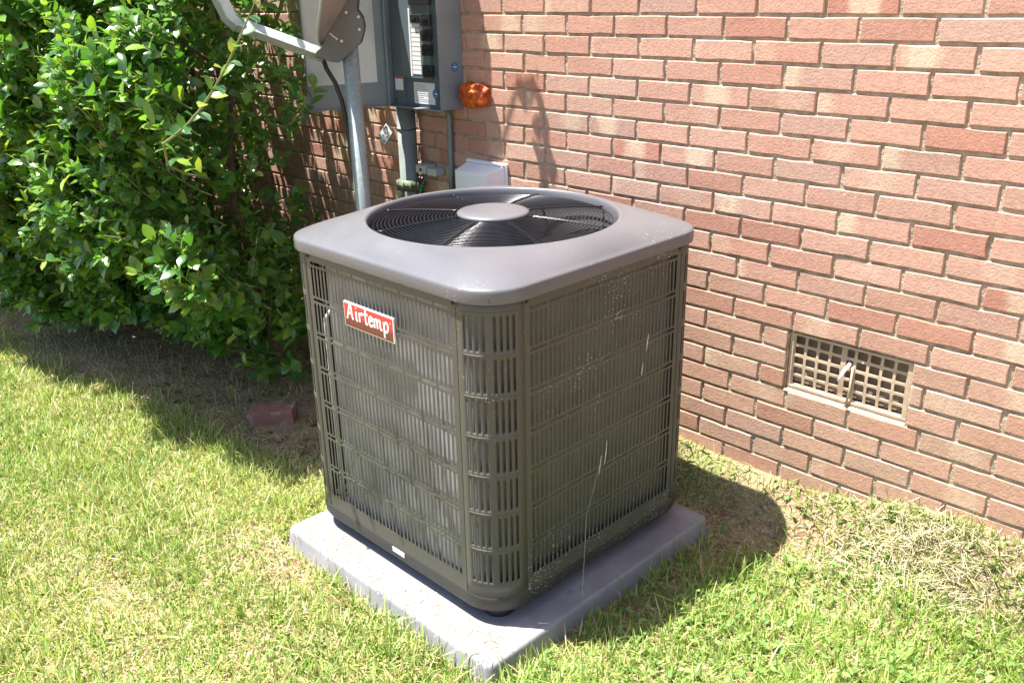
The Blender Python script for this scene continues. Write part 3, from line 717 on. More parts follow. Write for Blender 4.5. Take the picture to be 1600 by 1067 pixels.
mb = MB(); dbox(mb, .003, .012, -.001, .016, Z0+.0, Z1); dbox(mb, dl-.004, dl, -.001, .014, Z0, Z1); dbox(mb, .012, dl-.004, -.001, .014, Z0, Z0+.004)
mb.build('door_flange', GREY, PAN, bevel=.0008)
mb = MB(); dbox(mb, .05, dl-.006, -.001, .0015, Z0+.098, Z1-.02); mb.build('door_liner', INNER, PAN)

CONDM = mat('conduit_grey', (.20, .225, .215), .5, noise=(8, (.15, .17, .16), .45, .65))
cond = thing('electrical_conduit', 'thick grey conduit dropping from the bottom of the breaker box, tag tied on', 'conduit', (-.865, -.06, .10))
MB().tube([(-.865, -.06, .04), (-.865, -.06, Z0-.001)], .041, 24).build('pipe', CONDM, cond, smooth=True)
MB().lathe([(.0415, -.028), (.052, -.026), (.054, -.004), (.0575, .0), (.054, .004), (.052, .018), (.0415, .02)], (-.865, -.06, .935), 24).build('coupling', mat('coupling_green', (.085, .12, .07), .5, noise=(20, (.15, .16, .10), .4, .6)), cond, smooth=True)
for k in range(10): 
    mb = MB(); a = 2*PI*k/10; mb.tube([(-.865+.056*math.cos(a), -.06+.056*math.sin(a), .912), (-.865+.056*math.cos(a), -.06+.056*math.sin(a), .950)], .006, 6)
    mb.build('coupling_lug', bpy.data.materials['coupling_green'], cond, smooth=True)
mb = MB(); mb.tube([(-.865+.043*math.cos(t), -.06+.043*math.sin(t), 1.172+.002*math.sin(3*t)) for t in np.linspace(0, 2*PI, 24)[:-1]], .0016, 5, closed=True)
mb.tube([(-.90, -.088, 1.174), (-.95, -.10, 1.174), (-.975, -.105, 1.171)], .0016, 5); mb.build('cable_tie', BLACK, cond)
# printed tag hanging from the tie
tg = thing('wire_tag', 'small white printed tag hanging from the thick grey conduit', 'tag', (-.925, -.10, 1.172))
ex = Vector((.60, .05, .62)).normalized(); ez = Vector((-.62, -.03, .60)).normalized(); ez = (ez-ex*ez.dot(ex)).normalized(); o0 = Vector((-.973, -.104, 1.098)); en = ex.cross(ez)
if en.y > 0: en = -en
cs = [o0, o0+ex*.078, o0+ex*.078+ez*.052, o0+ez*.052]
mb = MB(); mb.add(cs+[c-en*.0012 for c in cs], [(0, 1, 2, 3), (7, 6, 5, 4), (0, 4, 5, 1), (1, 5, 6, 2), (2, 6, 7, 3), (3, 7, 4, 0)])
mb.build('tag_card', WHITE, tg)
letters = {'W': [[(0, 1), (.2, 0), (.4, .8), (.6, 0), (.8, 1)]], 'E': [[(.6, 1), (0, 1), (0, 0), (.6, 0)], [(0, .5), (.5, .5)]], 'L': [[(0, 1), (0, 0), (.55, 0)]], 'C': [[(.6, .85), (.3, 1), (0, .7), (0, .3), (.3, 0), (.6, .15)]], 'O': [[(.3, 1), (0, .7), (0, .3), (.3, 0), (.6, .3), (.6, .7), (.3, 1)]], 'I': [[(.1, 1), (.1, 0)]], 'N': [[(0, 0), (0, 1), (.6, 0), (.6, 1)]]}
mb = MB()
for line, base in (('ELCO', .030), ('INWO', .006)):
    u = .006
    for ch in line:
        for s_ in letters[ch]: mb.tube([o0+ex*(u+a*.020)+ez*(base+b2*.017)+en*.0012 for a, b2 in s_], .0013, 4)
        u += .008 if ch == 'I' else .0185
mb.build('tag_print', mat('tag_ink', (.03, .03, .035), .5), tg)

tc = MB().tube([(-.640, -.018, .05), (-.636, -.018, .95), (-.630, -.020, 1.22), (-.630, -.03, Z0)], .0105, 12).build('thin_conduit', CONDM, None, smooth=True, loc=(-.636, -.018, .05))
tag(tc, 'thin grey conduit running down the wall beside the white disconnect box', 'conduit')
# light grey ground bar box
jb = thing('junction_block', 'small light grey terminal block on the wall beside the thick conduit', 'junction box', (-.755, -.04, .985))
LG = mat('light_grey_plastic', (.50, .50, .47), .5)
MB().box(-.820, -.755, -.062, -.004, .988, 1.024).build('block_half', LG, jb, bevel=.005)
MB().box(-.750, -.690, -.058, -.004, .984, 1.016).build('block_half', LG, jb, bevel=.005)
MB().box(-.79, -.778, -.0635, -.060, 1.0, 1.012).build('terminal_mark', BREAK, jb)
# wire
gw = MB().tube([(-.765, -.045, .985), (-.775, -.055, .955), (-.80, -.06, .90), (-.79, -.05, .8)], .0022, 6).build('ground_wire', mat('wire_green', (.02, .30, .17), .4), None, smooth=True, loc=(-.78, -.05, .9)); tag(gw, 'thin green wire looping below the grey terminal block', 'wire')
# disconnect box
DB = mat('disconnect_white', (.86, .86, .86), .4)
dbx = thing('disconnect_box', 'off white plastic disconnect box on the wall behind the cooling unit', 'disconnect box', (-.40, 0, .80))
mb = MB(); x0, x1, yb, z0, z1 = -.512, -.335, -.105, .80, 1.047
mb.add([(x0-.02, -.012, z0), (x1+.02, -.012, z0), (x1, yb, z0+.01), (x0, yb, z0+.01), (x0-.02, -.012, z1+.018), (x1+.02, -.012, z1+.018), (x1, yb, z1-.005), (x0, yb, z1-.005)],
       [(0, 1, 2, 3), (7, 6, 5, 4), (3, 2, 6, 7), (1, 0, 4, 5), (2, 1, 5, 6), (0, 3, 7, 4)])
mb.build('cover', DB, dbx, bevel=.004, seg=3)
MB().box(x0-.028, x1+.028, -.0115, -.001, z0-.01, z1+.028).build('back_plate', DB, dbx, bevel=.002)
MB().box(x0-.022, x1+.022, -.024, -.012, z1+.019, z1+.026).build('drip_edge', DB, dbx, bevel=.001)
# orange rag / foam
def blob(name, m, c, s, lab, cat, seed, amp=.35, sub=4):
    import bmesh
    bm = bmesh.new(); bmesh.ops.create_icosphere(bm, subdivisions=sub, radius=1); r = random.Random(seed)
    dirs = [Vector((r.gauss(0, 1), r.gauss(0, 1), r.gauss(0, 1))).normalized() for _ in range(26)]
    for v in bm.verts:
        p = v.co.copy(); q = max(abs(p.x), abs(p.z))
        k = 1/(abs(p.x)**4+abs(p.z)**4+abs(p.y)**4)**.25
        f = sum(amp*max(0, 1-abs(p.dot(d)-.55)*7)*(1 if i % 2 else -1) for i, d in enumerate(dirs))*.42
        p = p*k*(1+f); v.co = Vector((p.x*s[0], p.y*s[1], p.z*s[2]))
    me = bpy.data.meshes.new(name); bm.to_mesh(me); bm.free(); me.materials.append(m); me.shade_smooth()
    o = bpy.data.objects.new(name, me); COL.objects.link(o); o.location = c; return tag(o, lab, cat)
blob('orange_rag', mat('orange_cloth', (.62, .12, .012), .55, noise=(28, (.33, .035, .006), .42, .62), bump=(60, .9, .01)), (-.463, -.020, 1.334), (.066, .034, .044), 'crumpled bright orange wrap stuffed against the wall beside the breaker box', 'rag', 5, .22)

# ------------------------------------------------------------------ dish mast
GALV = mat('galvanised', (.34, .38, .35), .42, .3, noise=[(7, (.26, .30, .28), .4, .65), (60, (.42, .44, .41), .5, .7)])
BRK = mat('bracket_grey', (.12, .12, .115), .45, .4, noise=(12, (.095, .095, .09), .4, .65))
mast = thing('dish_mast', 'satellite dish on a galvanised pole standing between shrub and cooling unit', 'satellite dish', (-.60, -.50, 0))
MB().tube([(-.597, -.50, -.05), (-.612, -.50, 1.56)], .030, 28).build('pole', GALV, mast, smooth=True)
DD = Vector((-.6606, -.7507, 0)).normalized(); DN = Vector((-DD.y, DD.x, 0)); DM = Vector((-.605, -.50, 0))
DQ = lambda q, off, z: DM+DD*q+DN*off+Vector((0, 0, z))                 # q along the boresight, off towards the viewer's side
def plate(name, pts, y0, y1, m, bev=.0012):
    n = len(pts); mb = MB(); mb.add([DQ(x, y1, z) for x, z in pts]+[DQ(x, y0, z) for x, z in pts], [tuple(range(n))[::-1], tuple(range(n, 2*n))]+[(i, (i+1) % n, n+(i+1) % n, n+i) for i in range(n)])
    return mb.build(name, m, mast, bevel=bev)
prof_b = [(.127, 1.506), (.128, 1.514), (.118, 1.528), (.098, 1.540), (.092, 1.560), (.060, 1.64), (.036, 1.72), (.0, 1.84), (-.06, 1.84), (-.042, 1.70), (-.036, 1.665), (-.053, 1.640), (-.057, 1.605), (-.052, 1.585), (-.040, 1.551), (.020, 1.503), (.042, 1.486), (.065, 1.487)]
for yy in (-.040, .040): plate('bracket_plate', prof_b, yy, yy+.003, BRK)
mb = MB(); mb.tube([DQ(-.042, -.036, 1.62), DQ(-.042, .036, 1.62)], .014, 4); mb.build('bracket_clamp', BRK, mast, bevel=.002)
def ytube(q, z, o0, o1, r, name, m, n=10):
    return MB().tube([DQ(q, o0, z), DQ(q, o1, z)], r, n).build(name, m, mast)
zb_m = mat('bolt_zinc', (.45, .40, .32), .35, .8)
for q_, z_ in ((.026, 1.560), (.002, 1.656), (-.040, 1.598), (-.040, 1.640)):
    ytube(q_, z_, .0432, .0442, .0085, 'washer', BRK, 14); ytube(q_, z_, .0442, .0485, .0055, 'bolt', zb_m, 6)
MB().tube([DQ(.067, .0440, 1.588), DQ(.054, .0440, 1.576), DQ(.040, .0440, 1.565)], .0030, 6).build('adjust_slot', mat('bright_slot', (.6, .6, .58), .5), mast)
for q_, z_ in ((.116, 1.505), (.106, 1.502), (.096, 1.499)): ytube(q_, z_, .043, .0444, .0032, 'rivet', BLACK, 8)
mb = MB(); mb.tube([DQ(.10, 0, 1.508), DQ(.25, 0, 1.567), DQ(.400, 0, 1.624)], .027, 4); mb.tube([DQ(.392, 0, 1.617), DQ(.425, 0, 1.650), DQ(.452, 0, 1.72), DQ(.50, 0, 1.90)], .030, 4); mb.build('feed_arm', GALV, mast, bevel=.002)
mb = MB(); V = []; Fs = []; nrm = (DD*.948+Vector((0, 0, .318))).normalized(); e1 = DN; e2 = (Vector((0, 0, .948))-DD*.318).normalized()
ctr = DQ(.106, 0, 1.548)+e2*.40
for i in range(13):
    r = i/12
    for t in range(48):
        a = 2*PI*t/48; V.append(ctr+e1*(.34*r*math.cos(a))+e2*(.40*r*math.sin(a))+nrm*(.085*r*r-.085))
for i in range(12):
    for t in range(48): Fs.append((i*48+t, i*48+(t+1) % 48, (i+1)*48+(t+1) % 48, (i+1)*48+t))
mb.add(V, Fs); mb.build('reflector', mat('dish_grey', (.30, .27, .25), .4, noise=(5, (.24, .22, .21), .4, .6)), mast, smooth=True, solid=.003)
mb = MB(); mb.tube([ctr+e1*(.341*math.cos(a))+e2*(.401*math.sin(a)) for a in np.linspace(0, 2*PI, 49)[:-1]], .005, 6, closed=True); mb.build('reflector_rim', GALV, mast, smooth=True)
MB().tube([DQ(.52, 0, 1.88), DQ(.47, 0, 1.91)], .03, 12).build('feed_horn', LG, mast, smooth=True)
cb = MB().tube([Vector(p) for p in [(-.672, -.575, 1.500), (-.69, -.565, 1.488), (-.70, -.55, 1.460), (-.69, -.525, 1.41), (-.675, -.51, 1.34), (-.662, -.505, 1.24), (-.656, -.50, 1.12), (-.645, -.50, .95), (-.64, -.50, .6), (-.64, -.50, .0)]], .0085, 10).build('coax_cable', mat('black_rubber', (.022, .022, .024), .5), None, smooth=True, loc=(-.65, -.5, 0))
tag(cb, 'black cable curving down beside the galvanised dish pole', 'cable')

# ------------------------------------------------------------------ loose brick
v, f = brick_geo(.200, .095, 77, dep=.062, rough=1.6); me = bpy.data.meshes.new('loose_brick')
v = [(x, -z, -y+.062) for x, y, z in v]; n = len(v)//3; f = f+[tuple(range(n))[::-1]]
me.from_pydata(v, [], f); me.materials.append(mat('dark_brick', (.30, .13, .095), .9, noise=[(14, (.20, .10, .08), .4, .62), (9, (.42, .37, .33), .58, .72)], bump=(90, .8, .006)))
lbk = bpy.data.objects.new('loose_brick', me); COL.objects.link(lbk); lbk.location = (-.985, -.80, float(G(-.985, -.80))-.006); lbk.rotation_euler = (math.radians(2), math.radians(-4), math.radians(46))
lbk.location = (-1.01, -.775, float(G(-1.01, -.775))-.002); tag(lbk, 'single dark red brick lying on bare soil in the shade', 'brick')

# ------------------------------------------------------------------ vegetation materials
def leafmat(name, stops, rough=.32, trans=.3, attr='rnd', spec=.5, tcol=(1.5, 1.6, .6)):
    m = bpy.data.materials.new(name); m.use_nodes = True; nt = m.node_tree; L = nt.links; b = nt.nodes['Principled BSDF']; out = nt.nodes['Material Output']
    b.inputs['Roughness'].default_value = rough; b.inputs['Specular IOR Level'].default_value = spec
    oi = N(nt, 'ShaderNodeObjectInfo'); at = N(nt, 'ShaderNodeAttribute', attribute_name=attr)
    ad = N(nt, 'ShaderNodeMath', operation='ADD'); L.new(oi.outputs['Random'], ad.inputs[0]); L.new(at.outputs['Fac'], ad.inputs[1])
    fr = N(nt, 'ShaderNodeMath', operation='FRACT'); L.new(ad.outputs[0], fr.inputs[0])
    cr = N(nt, 'ShaderNodeValToRGB'); e = cr.color_ramp; e.elements[0].color = (*stops[0][1], 1); e.elements[0].position = stops[0][0]; e.elements[1].color = (*stops[-1][1], 1); e.elements[1].position = stops[-1][0]
    for p, c in stops[1:-1]: x = e.elements.new(p); x.color = (*c, 1)
    L.new(fr.outputs[0], cr.inputs[0]); L.new(cr.outputs[0], b.inputs['Base Color'])
    tr = N(nt, 'ShaderNodeBsdfTranslucent'); mu = N(nt, 'ShaderNodeMix', data_type='RGBA', blend_type='MULTIPLY'); mu.inputs[0].default_value = 1; L.new(cr.outputs[0], mu.inputs[6]); mu.inputs[7].default_value = (*tcol, 1); L.new(mu.outputs[2], tr.inputs[0])
    ms = N(nt, 'ShaderNodeMixShader'); ms.inputs[0].default_value = trans; L.new(b.outputs[0], ms.inputs[1]); L.new(tr.outputs[0], ms.inputs[2]); L.new(ms.outputs[0], out.inputs[0])
    return m
LEAF = leafmat('shrub_leaf', [(0, (.042, .115, .028)), (.35, (.065, .17, .033)), (.6, (.10, .225, .038)), (.8, (.15, .285, .045)), (.94, (.21, .32, .048)), (1, (.28, .33, .06))], .24, .36, spec=.7)
BARK = mat('bark', (.12, .085, .055), .9, noise=(30, (.07, .05, .035), .4, .6), bump=(60, .8, .01))

# one leaf: unit length, folded along the midrib, 8 quads
def leaf_unit(curl=.12, fold=.16, wid=.29, st=None):
    st = st or [(0, .015), (.14, .45), (.38, .92), (.62, 1.0), (.84, .66), (1.0, .04)]
    V = []
    for t, w in st:
        z = -curl*t*t*1.0+.04*math.sin(t*PI)
        V += [(t, -w*wid, z+fold*w*wid*1.2), (t, 0, z), (t, w*wid, z+fold*w*wid*1.2)]
    Q = []
    for i in range(len(st)-1):
        Q += [(3*i, 3*i+3, 3*i+4, 3*i+1), (3*i+1, 3*i+4, 3*i+5, 3*i+2)]
    return np.array(V), np.array(Q)
def basis(d, nrm):
    d = d/np.linalg.norm(d, axis=-1, keepdims=True); s = np.cross(nrm, d); s /= np.linalg.norm(s, axis=-1, keepdims=True)+1e-9; n = np.cross(d, s); return d, s, n
def scatter(name, pos, dirs, nrms, size, rnd, mtl, parent=None, unit=None, width=None):
    U_, Q = unit if unit is not None else leaf_unit()
    d, s, n = basis(dirs, nrms); k = len(pos); w = np.ones(k) if width is None else width
    P = pos[:, None]+size[:, None, None]*(U_[None, :, 0:1]*d[:, None]+U_[None, :, 1:2]*w[:, None, None]*s[:, None]+U_[None, :, 2:3]*n[:, None])
    q = (Q[None]+np.arange(k)[:, None, None]*len(U_)).reshape(-1, Q.shape[1])
    me = np_mesh(name, P.reshape(-1, 3), q, Q.shape[1]); me.materials.append(mtl)
    a = me.attributes.new('rnd', 'FLOAT', 'POINT'); a.data.foreach_set('value', np.repeat(rnd, len(U_)).astype(np.float32))
    o = bpy.data.objects.new(name, me); COL.objects.link(o)
    if parent: o.parent = parent
    return o

# ------------------------------------------------------------------ shrub
def smo(a, b, x): return float(smooth(a, b, x))
def bush_front(x, z):
    f = -1.32+.30*smo(-2.0, -.7, x)                         # belly of the shrub, about a metre up
    f += .32*(1-smo(.15, .9, z))                            # foliage recedes towards the ground
    f += .42*smo(1.15, 2.4, z)                               # and towards the top
    f += .09*math.sin(3.1*x+1.7*z)+.07*math.sin(7.3*x-5.1*z+1)+.05*math.sin(11*z+4*x)+.03*math.sin(19*x+7*z)
    return f
def bush_right(y, z):
    up = float(np.interp(y, [-1.3, -1.2, -.9, -.7, -.56, -.5, -.45, -.2], [-.70, -.66, -1.02, -1.02, -.80, -.74, -1.08, -1.25]))
    mid = float(np.interp(y, [-1.3, -1.2, -.9, -.6, -.3], [-.75, -.66, -1.00, -1.16, -1.40]))
    low = float(np.interp(y, [-1.2, -.9, -.6, -.3], [-.76, -.80, -1.00, -1.25]))
    t = smo(1.05, 1.25, z); q = smo(.62, .80, z)
    return low*(1-q)+(mid*(1-t)+up*t)*q
shrub = thing('evergreen_shrub', 'large glossy leaved green shrub against the brick wall', 'shrub', (-2.2, -.5, 0)); shrub.location = (0, 0, 0)
rs = random.Random(11)
LP = []; LD = []; LN = []; LS = []; LR = []; twigs = MB()
def shoot(p, d, n, L_, lsize, young=0, tw=True):
    """a shoot from p along d with n leaves spiralling round it"""
    p = Vector(p); d = Vector(d).normalized(); side = d.orthogonal().normalized(); bend = Vector((rs.uniform(-.3, .3), rs.uniform(-.3, .3), rs.uniform(-.1, .35)))
    pts = [p+d*(L_*t)+bend*(L_*t*t*.5) for t in (0, .25, .5, .75, 1)]
    if tw: twigs.tube(pts, [.0032, .0028, .0022, .0018, .001], 4, caps=False)
    for i in range(n):
        t = .12+.88*(i+rs.random()*.5)/n; q = pts[0].lerp(pts[-1], t)+bend*(L_*(t*t-t)*.5)
        az = i*2.4+rs.uniform(-.4, .4); ax_ = (pts[-1]-pts[0]).normalized()
        rad = (side*math.cos(az)+ax_.cross(side)*math.sin(az)).normalized()
        ld = (rad*(.9 if i < n-1 else .3)+ax_*rs.uniform(.35, .9)+Vector((0, 0, rs.uniform(-.15, .35)))).normalized()
        nn = (ax_*.7+Vector((0, -.15, .9))+Vector((rs.gauss(0, .35), rs.gauss(0, .35), rs.gauss(0, .3)))).normalized()
        if abs(nn.dot(ld)) > .92: nn = ld.orthogonal()
        LP.append(q); LD.append(ld); LN.append(nn); LS.append(lsize*rs.uniform(.65, 1.2)*(1-.35*(t > .85)))
        base = rs.random()*.72
        if young or t > .8: base = min(.99, base*.5+.45+rs.random()*.2+young*.18)
        LR.append(base)
cnt = 0
while cnt < 8600:
    x = rs.uniform(-5.6, -.56); z = rs.uniform((.22 if x > -2.2 else .15)+.04*math.sin(5*x), 2.35)
    if x > -1.5 and rs.random() < .22: z = rs.uniform(.10, .8)
    if x < -4.0 and rs.random() < .6: continue
    y = bush_front(x, z)+(abs(rs.gauss(0, .12)) if rs.random() < .62 else rs.uniform(.1, 1.0))
    if x > -2.0 and z < .55 and y < -.84+.3*(z-.3): continue
    if x > -1.35 and z < .42 and y < -.62: continue
    if y > -.10 or x > bush_right(y, z)+rs.gauss(0, .03): continue
    depth = y-bush_front(x, z)
    if z > .75 and z < 1.12 and x > -1.6 and y > -1.0 and rs.random() < .55: continue
    if math.sin(5.3*x+2.1*math.sin(3*z))*math.sin(6.1*z+1.4*math.sin(4*x)) < -.45 and depth < .16 and rs.random() < .75: continue
    up = .5+.5*smo(.3, 1.2, z)
    d = Vector((rs.gauss(.1, .45), -1+rs.gauss(0, .45), up*rs.uniform(.15, 1.5)-(.15 if z < .5 else 0)))
    if depth > .25: d = Vector((rs.gauss(.2, .8), rs.gauss(-.4, .6), rs.gauss(.3, .6)))
    shoot((x, y, z), d, rs.randint(6, 10), rs.uniform(.09, .20), rs.uniform(.040, .080), young=0, tw=depth < .3)
    cnt += 1
# longer pale new shoots standing out of the shrub
for p0, p1, n in (((-.279, -1.40, 1.332), (.318, -1.40, 1.711), 22), ((-1.62, -1.46, 1.42), (-1.50, -1.56, 1.80), 10), ((-2.3, -1.5, 1.45), (-2.28, -1.6, 1.82), 10), ((-1.05, -.62, 1.25), (-.72, -.64, 1.34), 9), ((-1.0, -.75, 1.1), (-.84, -.80, 1.16), 5), ((-2.6, -1.5, 1.3), (-2.5, -1.6, 1.7), 10)):
    p0, p1 = Vector(p0), Vector(p1); pts = [p0.lerp(p1, t)+Vector((0, 0, -.05*math.sin(PI*t))) for t in np.linspace(0, 1, 8)]
    twigs.tube(pts, [.0042, .0042, .004, .0042, .0036, .003, .0022, .0012], 6, caps=False)
    ax_ = (p1-p0).normalized(); sd_ = ax_.orthogonal().normalized()
    for i in range(n):
        t = .08+.92*(i+.5)/n; q = p0.lerp(p1, t)+Vector((0, 0, -.05*math.sin(PI*t))); az = i*2.4
        rad = sd_*math.cos(az)+ax_.cross(sd_)*math.sin(az)
        LP.append(q); LD.append((rad+ax_*.8).normalized()); LN.append((ax_+Vector((0, -.2, .8))).normalized()); LS.append(rs.uniform(.035, .05)); LR.append(rs.uniform(.80, .97))
twigs.tube([(-.84, -1.00, 1.10), (-.64, -1.18, 1.17), (-.45, -1.32, 1.24), (-.279, -1.40, 1.332)], [.004, .004, .004, .0042], 6)
for k in range(9):
    t = k/9; LP.append(Vector((-.84, -1.00, 1.10)).lerp(Vector((-.279, -1.40, 1.332)), t)); LD.append(Vector((rs.uniform(-.6, .6), rs.uniform(-.8, 0), rs.uniform(-.2, .8)))); LN.append(Vector((rs.gauss(0, .3), -.3, .9))); LS.append(rs.uniform(.045, .07)); LR.append(rs.uniform(.3, .85))
# an overhanging spray above the frame edge that throws its shadow on the wall
ov = [(-1.2, -.45, 1.6), (-1.0, -.36, 2.0), (-.80, -.29, 2.32), (-.58, -.24, 2.46), (-.44, -.21, 2.38), (-.39, -.20, 2.18), (-.36, -.20, 1.99)]
twigs.tube(ov, [.009, .008, .006, .005, .0045, .0035, .002], 6)
for k in range(22):
    t = rs.uniform(3.6, 6); i = min(5, int(t)); q = Vector(ov[i]).lerp(Vector(ov[i+1]), t-i)
    LP.append(q); LD.append(Vector((rs.choice((-1, 1))*rs.uniform(.3, .9), rs.uniform(-.3, .3), -rs.uniform(.1, 1)))); LN.append(Vector((rs.gauss(0, .4), -.8, .5))); LS.append(rs.uniform(.05, .075)); LR.append(rs.uniform(.1, .7))
LP = np.array([tuple(v) for v in LP]); LD = np.array([tuple(v) for v in LD]); LN = np.array([tuple(v) for v in LN]); LS = np.array(LS); LR = np.array(LR)
rel = LP-np.array(CAM); dep = rel@np.array(F); sxp = 800+1414.2*(rel@np.array(R))/dep; syp = 533.5-1414.2*(rel@np.array(U))/dep
fr_ = np.array([bush_front(float(p[0]), float(p[2])) for p in LP])
score = LS/dep*np.where((sxp > 0) & (sxp < 560) & (syp > 0) & (syp < 600) & (LP[:, 1] < fr_+.02), 1, 0)
pick = np.argsort(-score)[:300]; mask = np.ones(len(LP), bool); mask[pick] = False
o = scatter('foliage', LP[mask], LD[mask], LN[mask], LS[mask], LR[mask], LEAF, shrub, leaf_unit(st=[(0, .03), (.3, .88), (.68, .95), (1.0, .05)])); stuffpart(o)
lmesh = []
for cu, fo, wi in ((.10, .15, .27), (.2, .3, .25), (.05, .1, .30), (-.1, .25, .27)):
    v_, q_ = leaf_unit(cu, fo, wi); me = bpy.data.meshes.new('leaf'); me.from_pydata([tuple(a) for a in v_], [], [tuple(int(b2) for b2 in a) for a in q_]); me.materials.append(LEAF); me.shade_smooth(); lmesh.append(me)
D_, S_, N_ = basis(LD[pick], LN[pick])
for i, k in enumerate(pick):
    o = bpy.data.objects.new('leaf', lmesh[i % 4]); COL.objects.link(o); o.parent = shrub
    M = Matrix(((D_[i][0], S_[i][0], N_[i][0], 0), (D_[i][1], S_[i][1], N_[i][1], 0), (D_[i][2], S_[i][2], N_[i][2], 0), (0, 0, 0, 1)))
    o.matrix_local = Matrix.Translation(LP[k])@M@Matrix.Scale(float(LS[k]), 4)
stuffpart(twigs.build('twig', mat('green_twig', (.16, .19, .06), .7), shrub, smooth=True))
mb = MB()
for k in range(16):
    x = -4.9+k*.23+rs.uniform(-.08, .08); y = -.42+rs.uniform(-.12, .12)
    p = [Vector((x, y, 0))]; 
    for j in range(7): p.append(p[-1]+Vector((rs.uniform(-.07, .07), rs.uniform(-.07, .05), .28)))
    mb.tube(p, [.024, .021, .019, .016, .013, .010, .007, .003], 7)
    for j in range(2, 7):
        for _ in range(2):
            q = [p[j]]; d = Vector((rs.uniform(-1, 1), rs.uniform(-1, .2), rs.uniform(.2, .9))).normalized()
            for _k in range(3): q.append(q[-1]+d*.11+Vector((rs.uniform(-.02, .02), rs.uniform(-.02, .02), .01)))
            mb.tube(q, [.009, .007, .005, .003], 5)
mb.build('branch', BARK, shrub, smooth=True)

# ------------------------------------------------------------------ lawn
GRASS = leafmat('grass_blade', [(0, (.14, .25, .045)), (.3, (.25, .36, .08)), (.55, (.33, .42, .11)), (.75, (.37, .45, .12)), (.88, (.46, .43, .20)), (1, (.56, .47, .28))], .45, .35, spec=.35, tcol=(1.25, 1.3, .7))
STRAW = leafmat('dry_straw', [(0, (.34, .25, .14)), (.4, (.48, .38, .23)), (.7, (.56, .48, .33)), (.9, (.36, .34, .18)), (1, (.28, .16, .09))], .6, .1, spec=.3, tcol=(1, 1, 1))
def blade_unit(bend):
    V = []; 
    for t, w in ((0, 1.0), (.35, .95), (.7, .66), (1.0, .06)):
        x = bend*t*t; z = t*(1-.28*abs(bend)*t); V += [(z, -w*.5, x), (z, w*.5, x)]
    return np.array(V), np.array([(0, 2, 3, 1), (2, 4, 5, 3), (4, 6, 7, 5)])
_gp = rng.uniform(0, 6.28, (10, 2)); _gf = rng.normal(0, 1, (10, 2))*np.linspace(2, 14, 10)[:, None]
def fbm(x, y, o=0):
    return sum(np.sin(fx*x+p0+o)*np.cos(fy*y+p1-o) for (fx, fy), (p0, p1) in zip(_gf, _gp))/10**.5/1.0
def on_pad(x, y, m=.0): return (x > -.118-m) & (x < .888+m) & (y > -1.282-m) & (y < -.242+m)
def in_view(x, y, z, pad=120):
    r = np.stack([x, y, z], -1)-np.array(CAM); d = r@np.array(F); a = 800+1414.2*(r@np.array(R))/np.maximum(d, .1); b2 = 533.5-1414.2*(r@np.array(U))/np.maximum(d, .1)
    return (d > .3) & (a > -pad) & (a < 1600+pad) & (b2 > -pad) & (b2 < 1067+pad), d
def cover(x, y):
    """how much living grass grows here, 0..1"""
    c = np.clip(.86+.28*fbm(x, y), 0.25, 1)
    yb = np.clip(-.96+.17*(x+.5), -1.32, -.88)                                     # bare soil starts here, below the shrub
    c *= 1-.95*smooth(yb-.06, yb+.12, y+.06*fbm(x*2, y*2, 4))*(1-smooth(-.75, -.25, x))
    c *= 1-.80*np.exp(-((x-.95)**2/.16+(y+.16)**2/.03))                            # straw strip right behind the unit
    c *= 1-.75*smooth(-.5, -.25, y)*smooth(.5, .7, x)*(1-smooth(.95, 1.1, x))
    c *= 1-.88*np.exp(-((x-1.32)**2/.016+(y+.36)**2/.008))                         # bare patch near the heap
    c *= 1-.8*np.exp(-((x+.05)**2/.05+(y+1.35)**2/.008))                           # thin strip along the pad edge
    c *= 1-.7*np.exp(-((x-.98)**2/.006+(y+.6)**2/.15))
    c *= 1-.7*np.exp(-((x+.95)**2/.01+(y+1.95)**2/.004))
    c *= 1-.22*smooth(.7, 1.3, x)
    return np.clip(c, 0.02, 1)
NB = 640000
x = rng.uniform(-5.5, 2.6, NB); y = rng.uniform(-3.1, -.01, NB); z = G(x, y)
vis, dist = in_view(x, y, z, 160)
lbm = (np.abs(x+1.01) < .1) & (np.abs(y+.775) < .1)
keep = vis & ~on_pad(x, y, .002) & ~lbm & (rng.random(NB) < cover(x, y)) & (rng.random(NB) < np.clip(3.3/dist, .4, 1))
x, y, z = x[keep], y[keep], z[keep]; n = len(x)
h = rng.gamma(6, 1/6, n)*.042*(1+.4*fbm(x*1.7, y*1.7, 2)); tall = rng.random(n) < .03; h[tall] *= 1.9; h = np.clip(h, .012, .13)
cl = fbm(x*5, y*5, 1)*1.6+rng.normal(0, .9, n); lean = np.abs(rng.normal(.55, .42, n))
dirs = np.stack([np.cos(cl*2.2)*lean, np.sin(cl*2.2)*lean, np.ones(n)], -1); dirs /= np.linalg.norm(dirs, axis=1, keepdims=True)
nr = np.stack([np.cos(cl*2.2+rng.normal(0, .5, n)), np.sin(cl*2.2+rng.normal(0, .5, n)), np.full(n, -.3)], -1)
rnd = np.clip(.30+.13*fbm(x*.8, y*.8, 3)+rng.normal(0, .17, n)+.21*smooth(.5, 1.3, x), .02, .84); dry = rng.random(n) < .11+.14*smooth(.6, 1.3, x); rnd[dry] = rng.uniform(.85, .98, dry.sum())
wd = rng.uniform(.0024, .0052, n)*(1+.5*(rng.random(n) < .08))
og = []
for g in range(3):
    s_ = slice(g, None, 3); og.append((x[s_], y[s_], z[s_], dirs[s_], nr[s_], h[s_], rnd[s_], wd[s_]))
Vs = []; Qs = []; Rs = []; base = 0
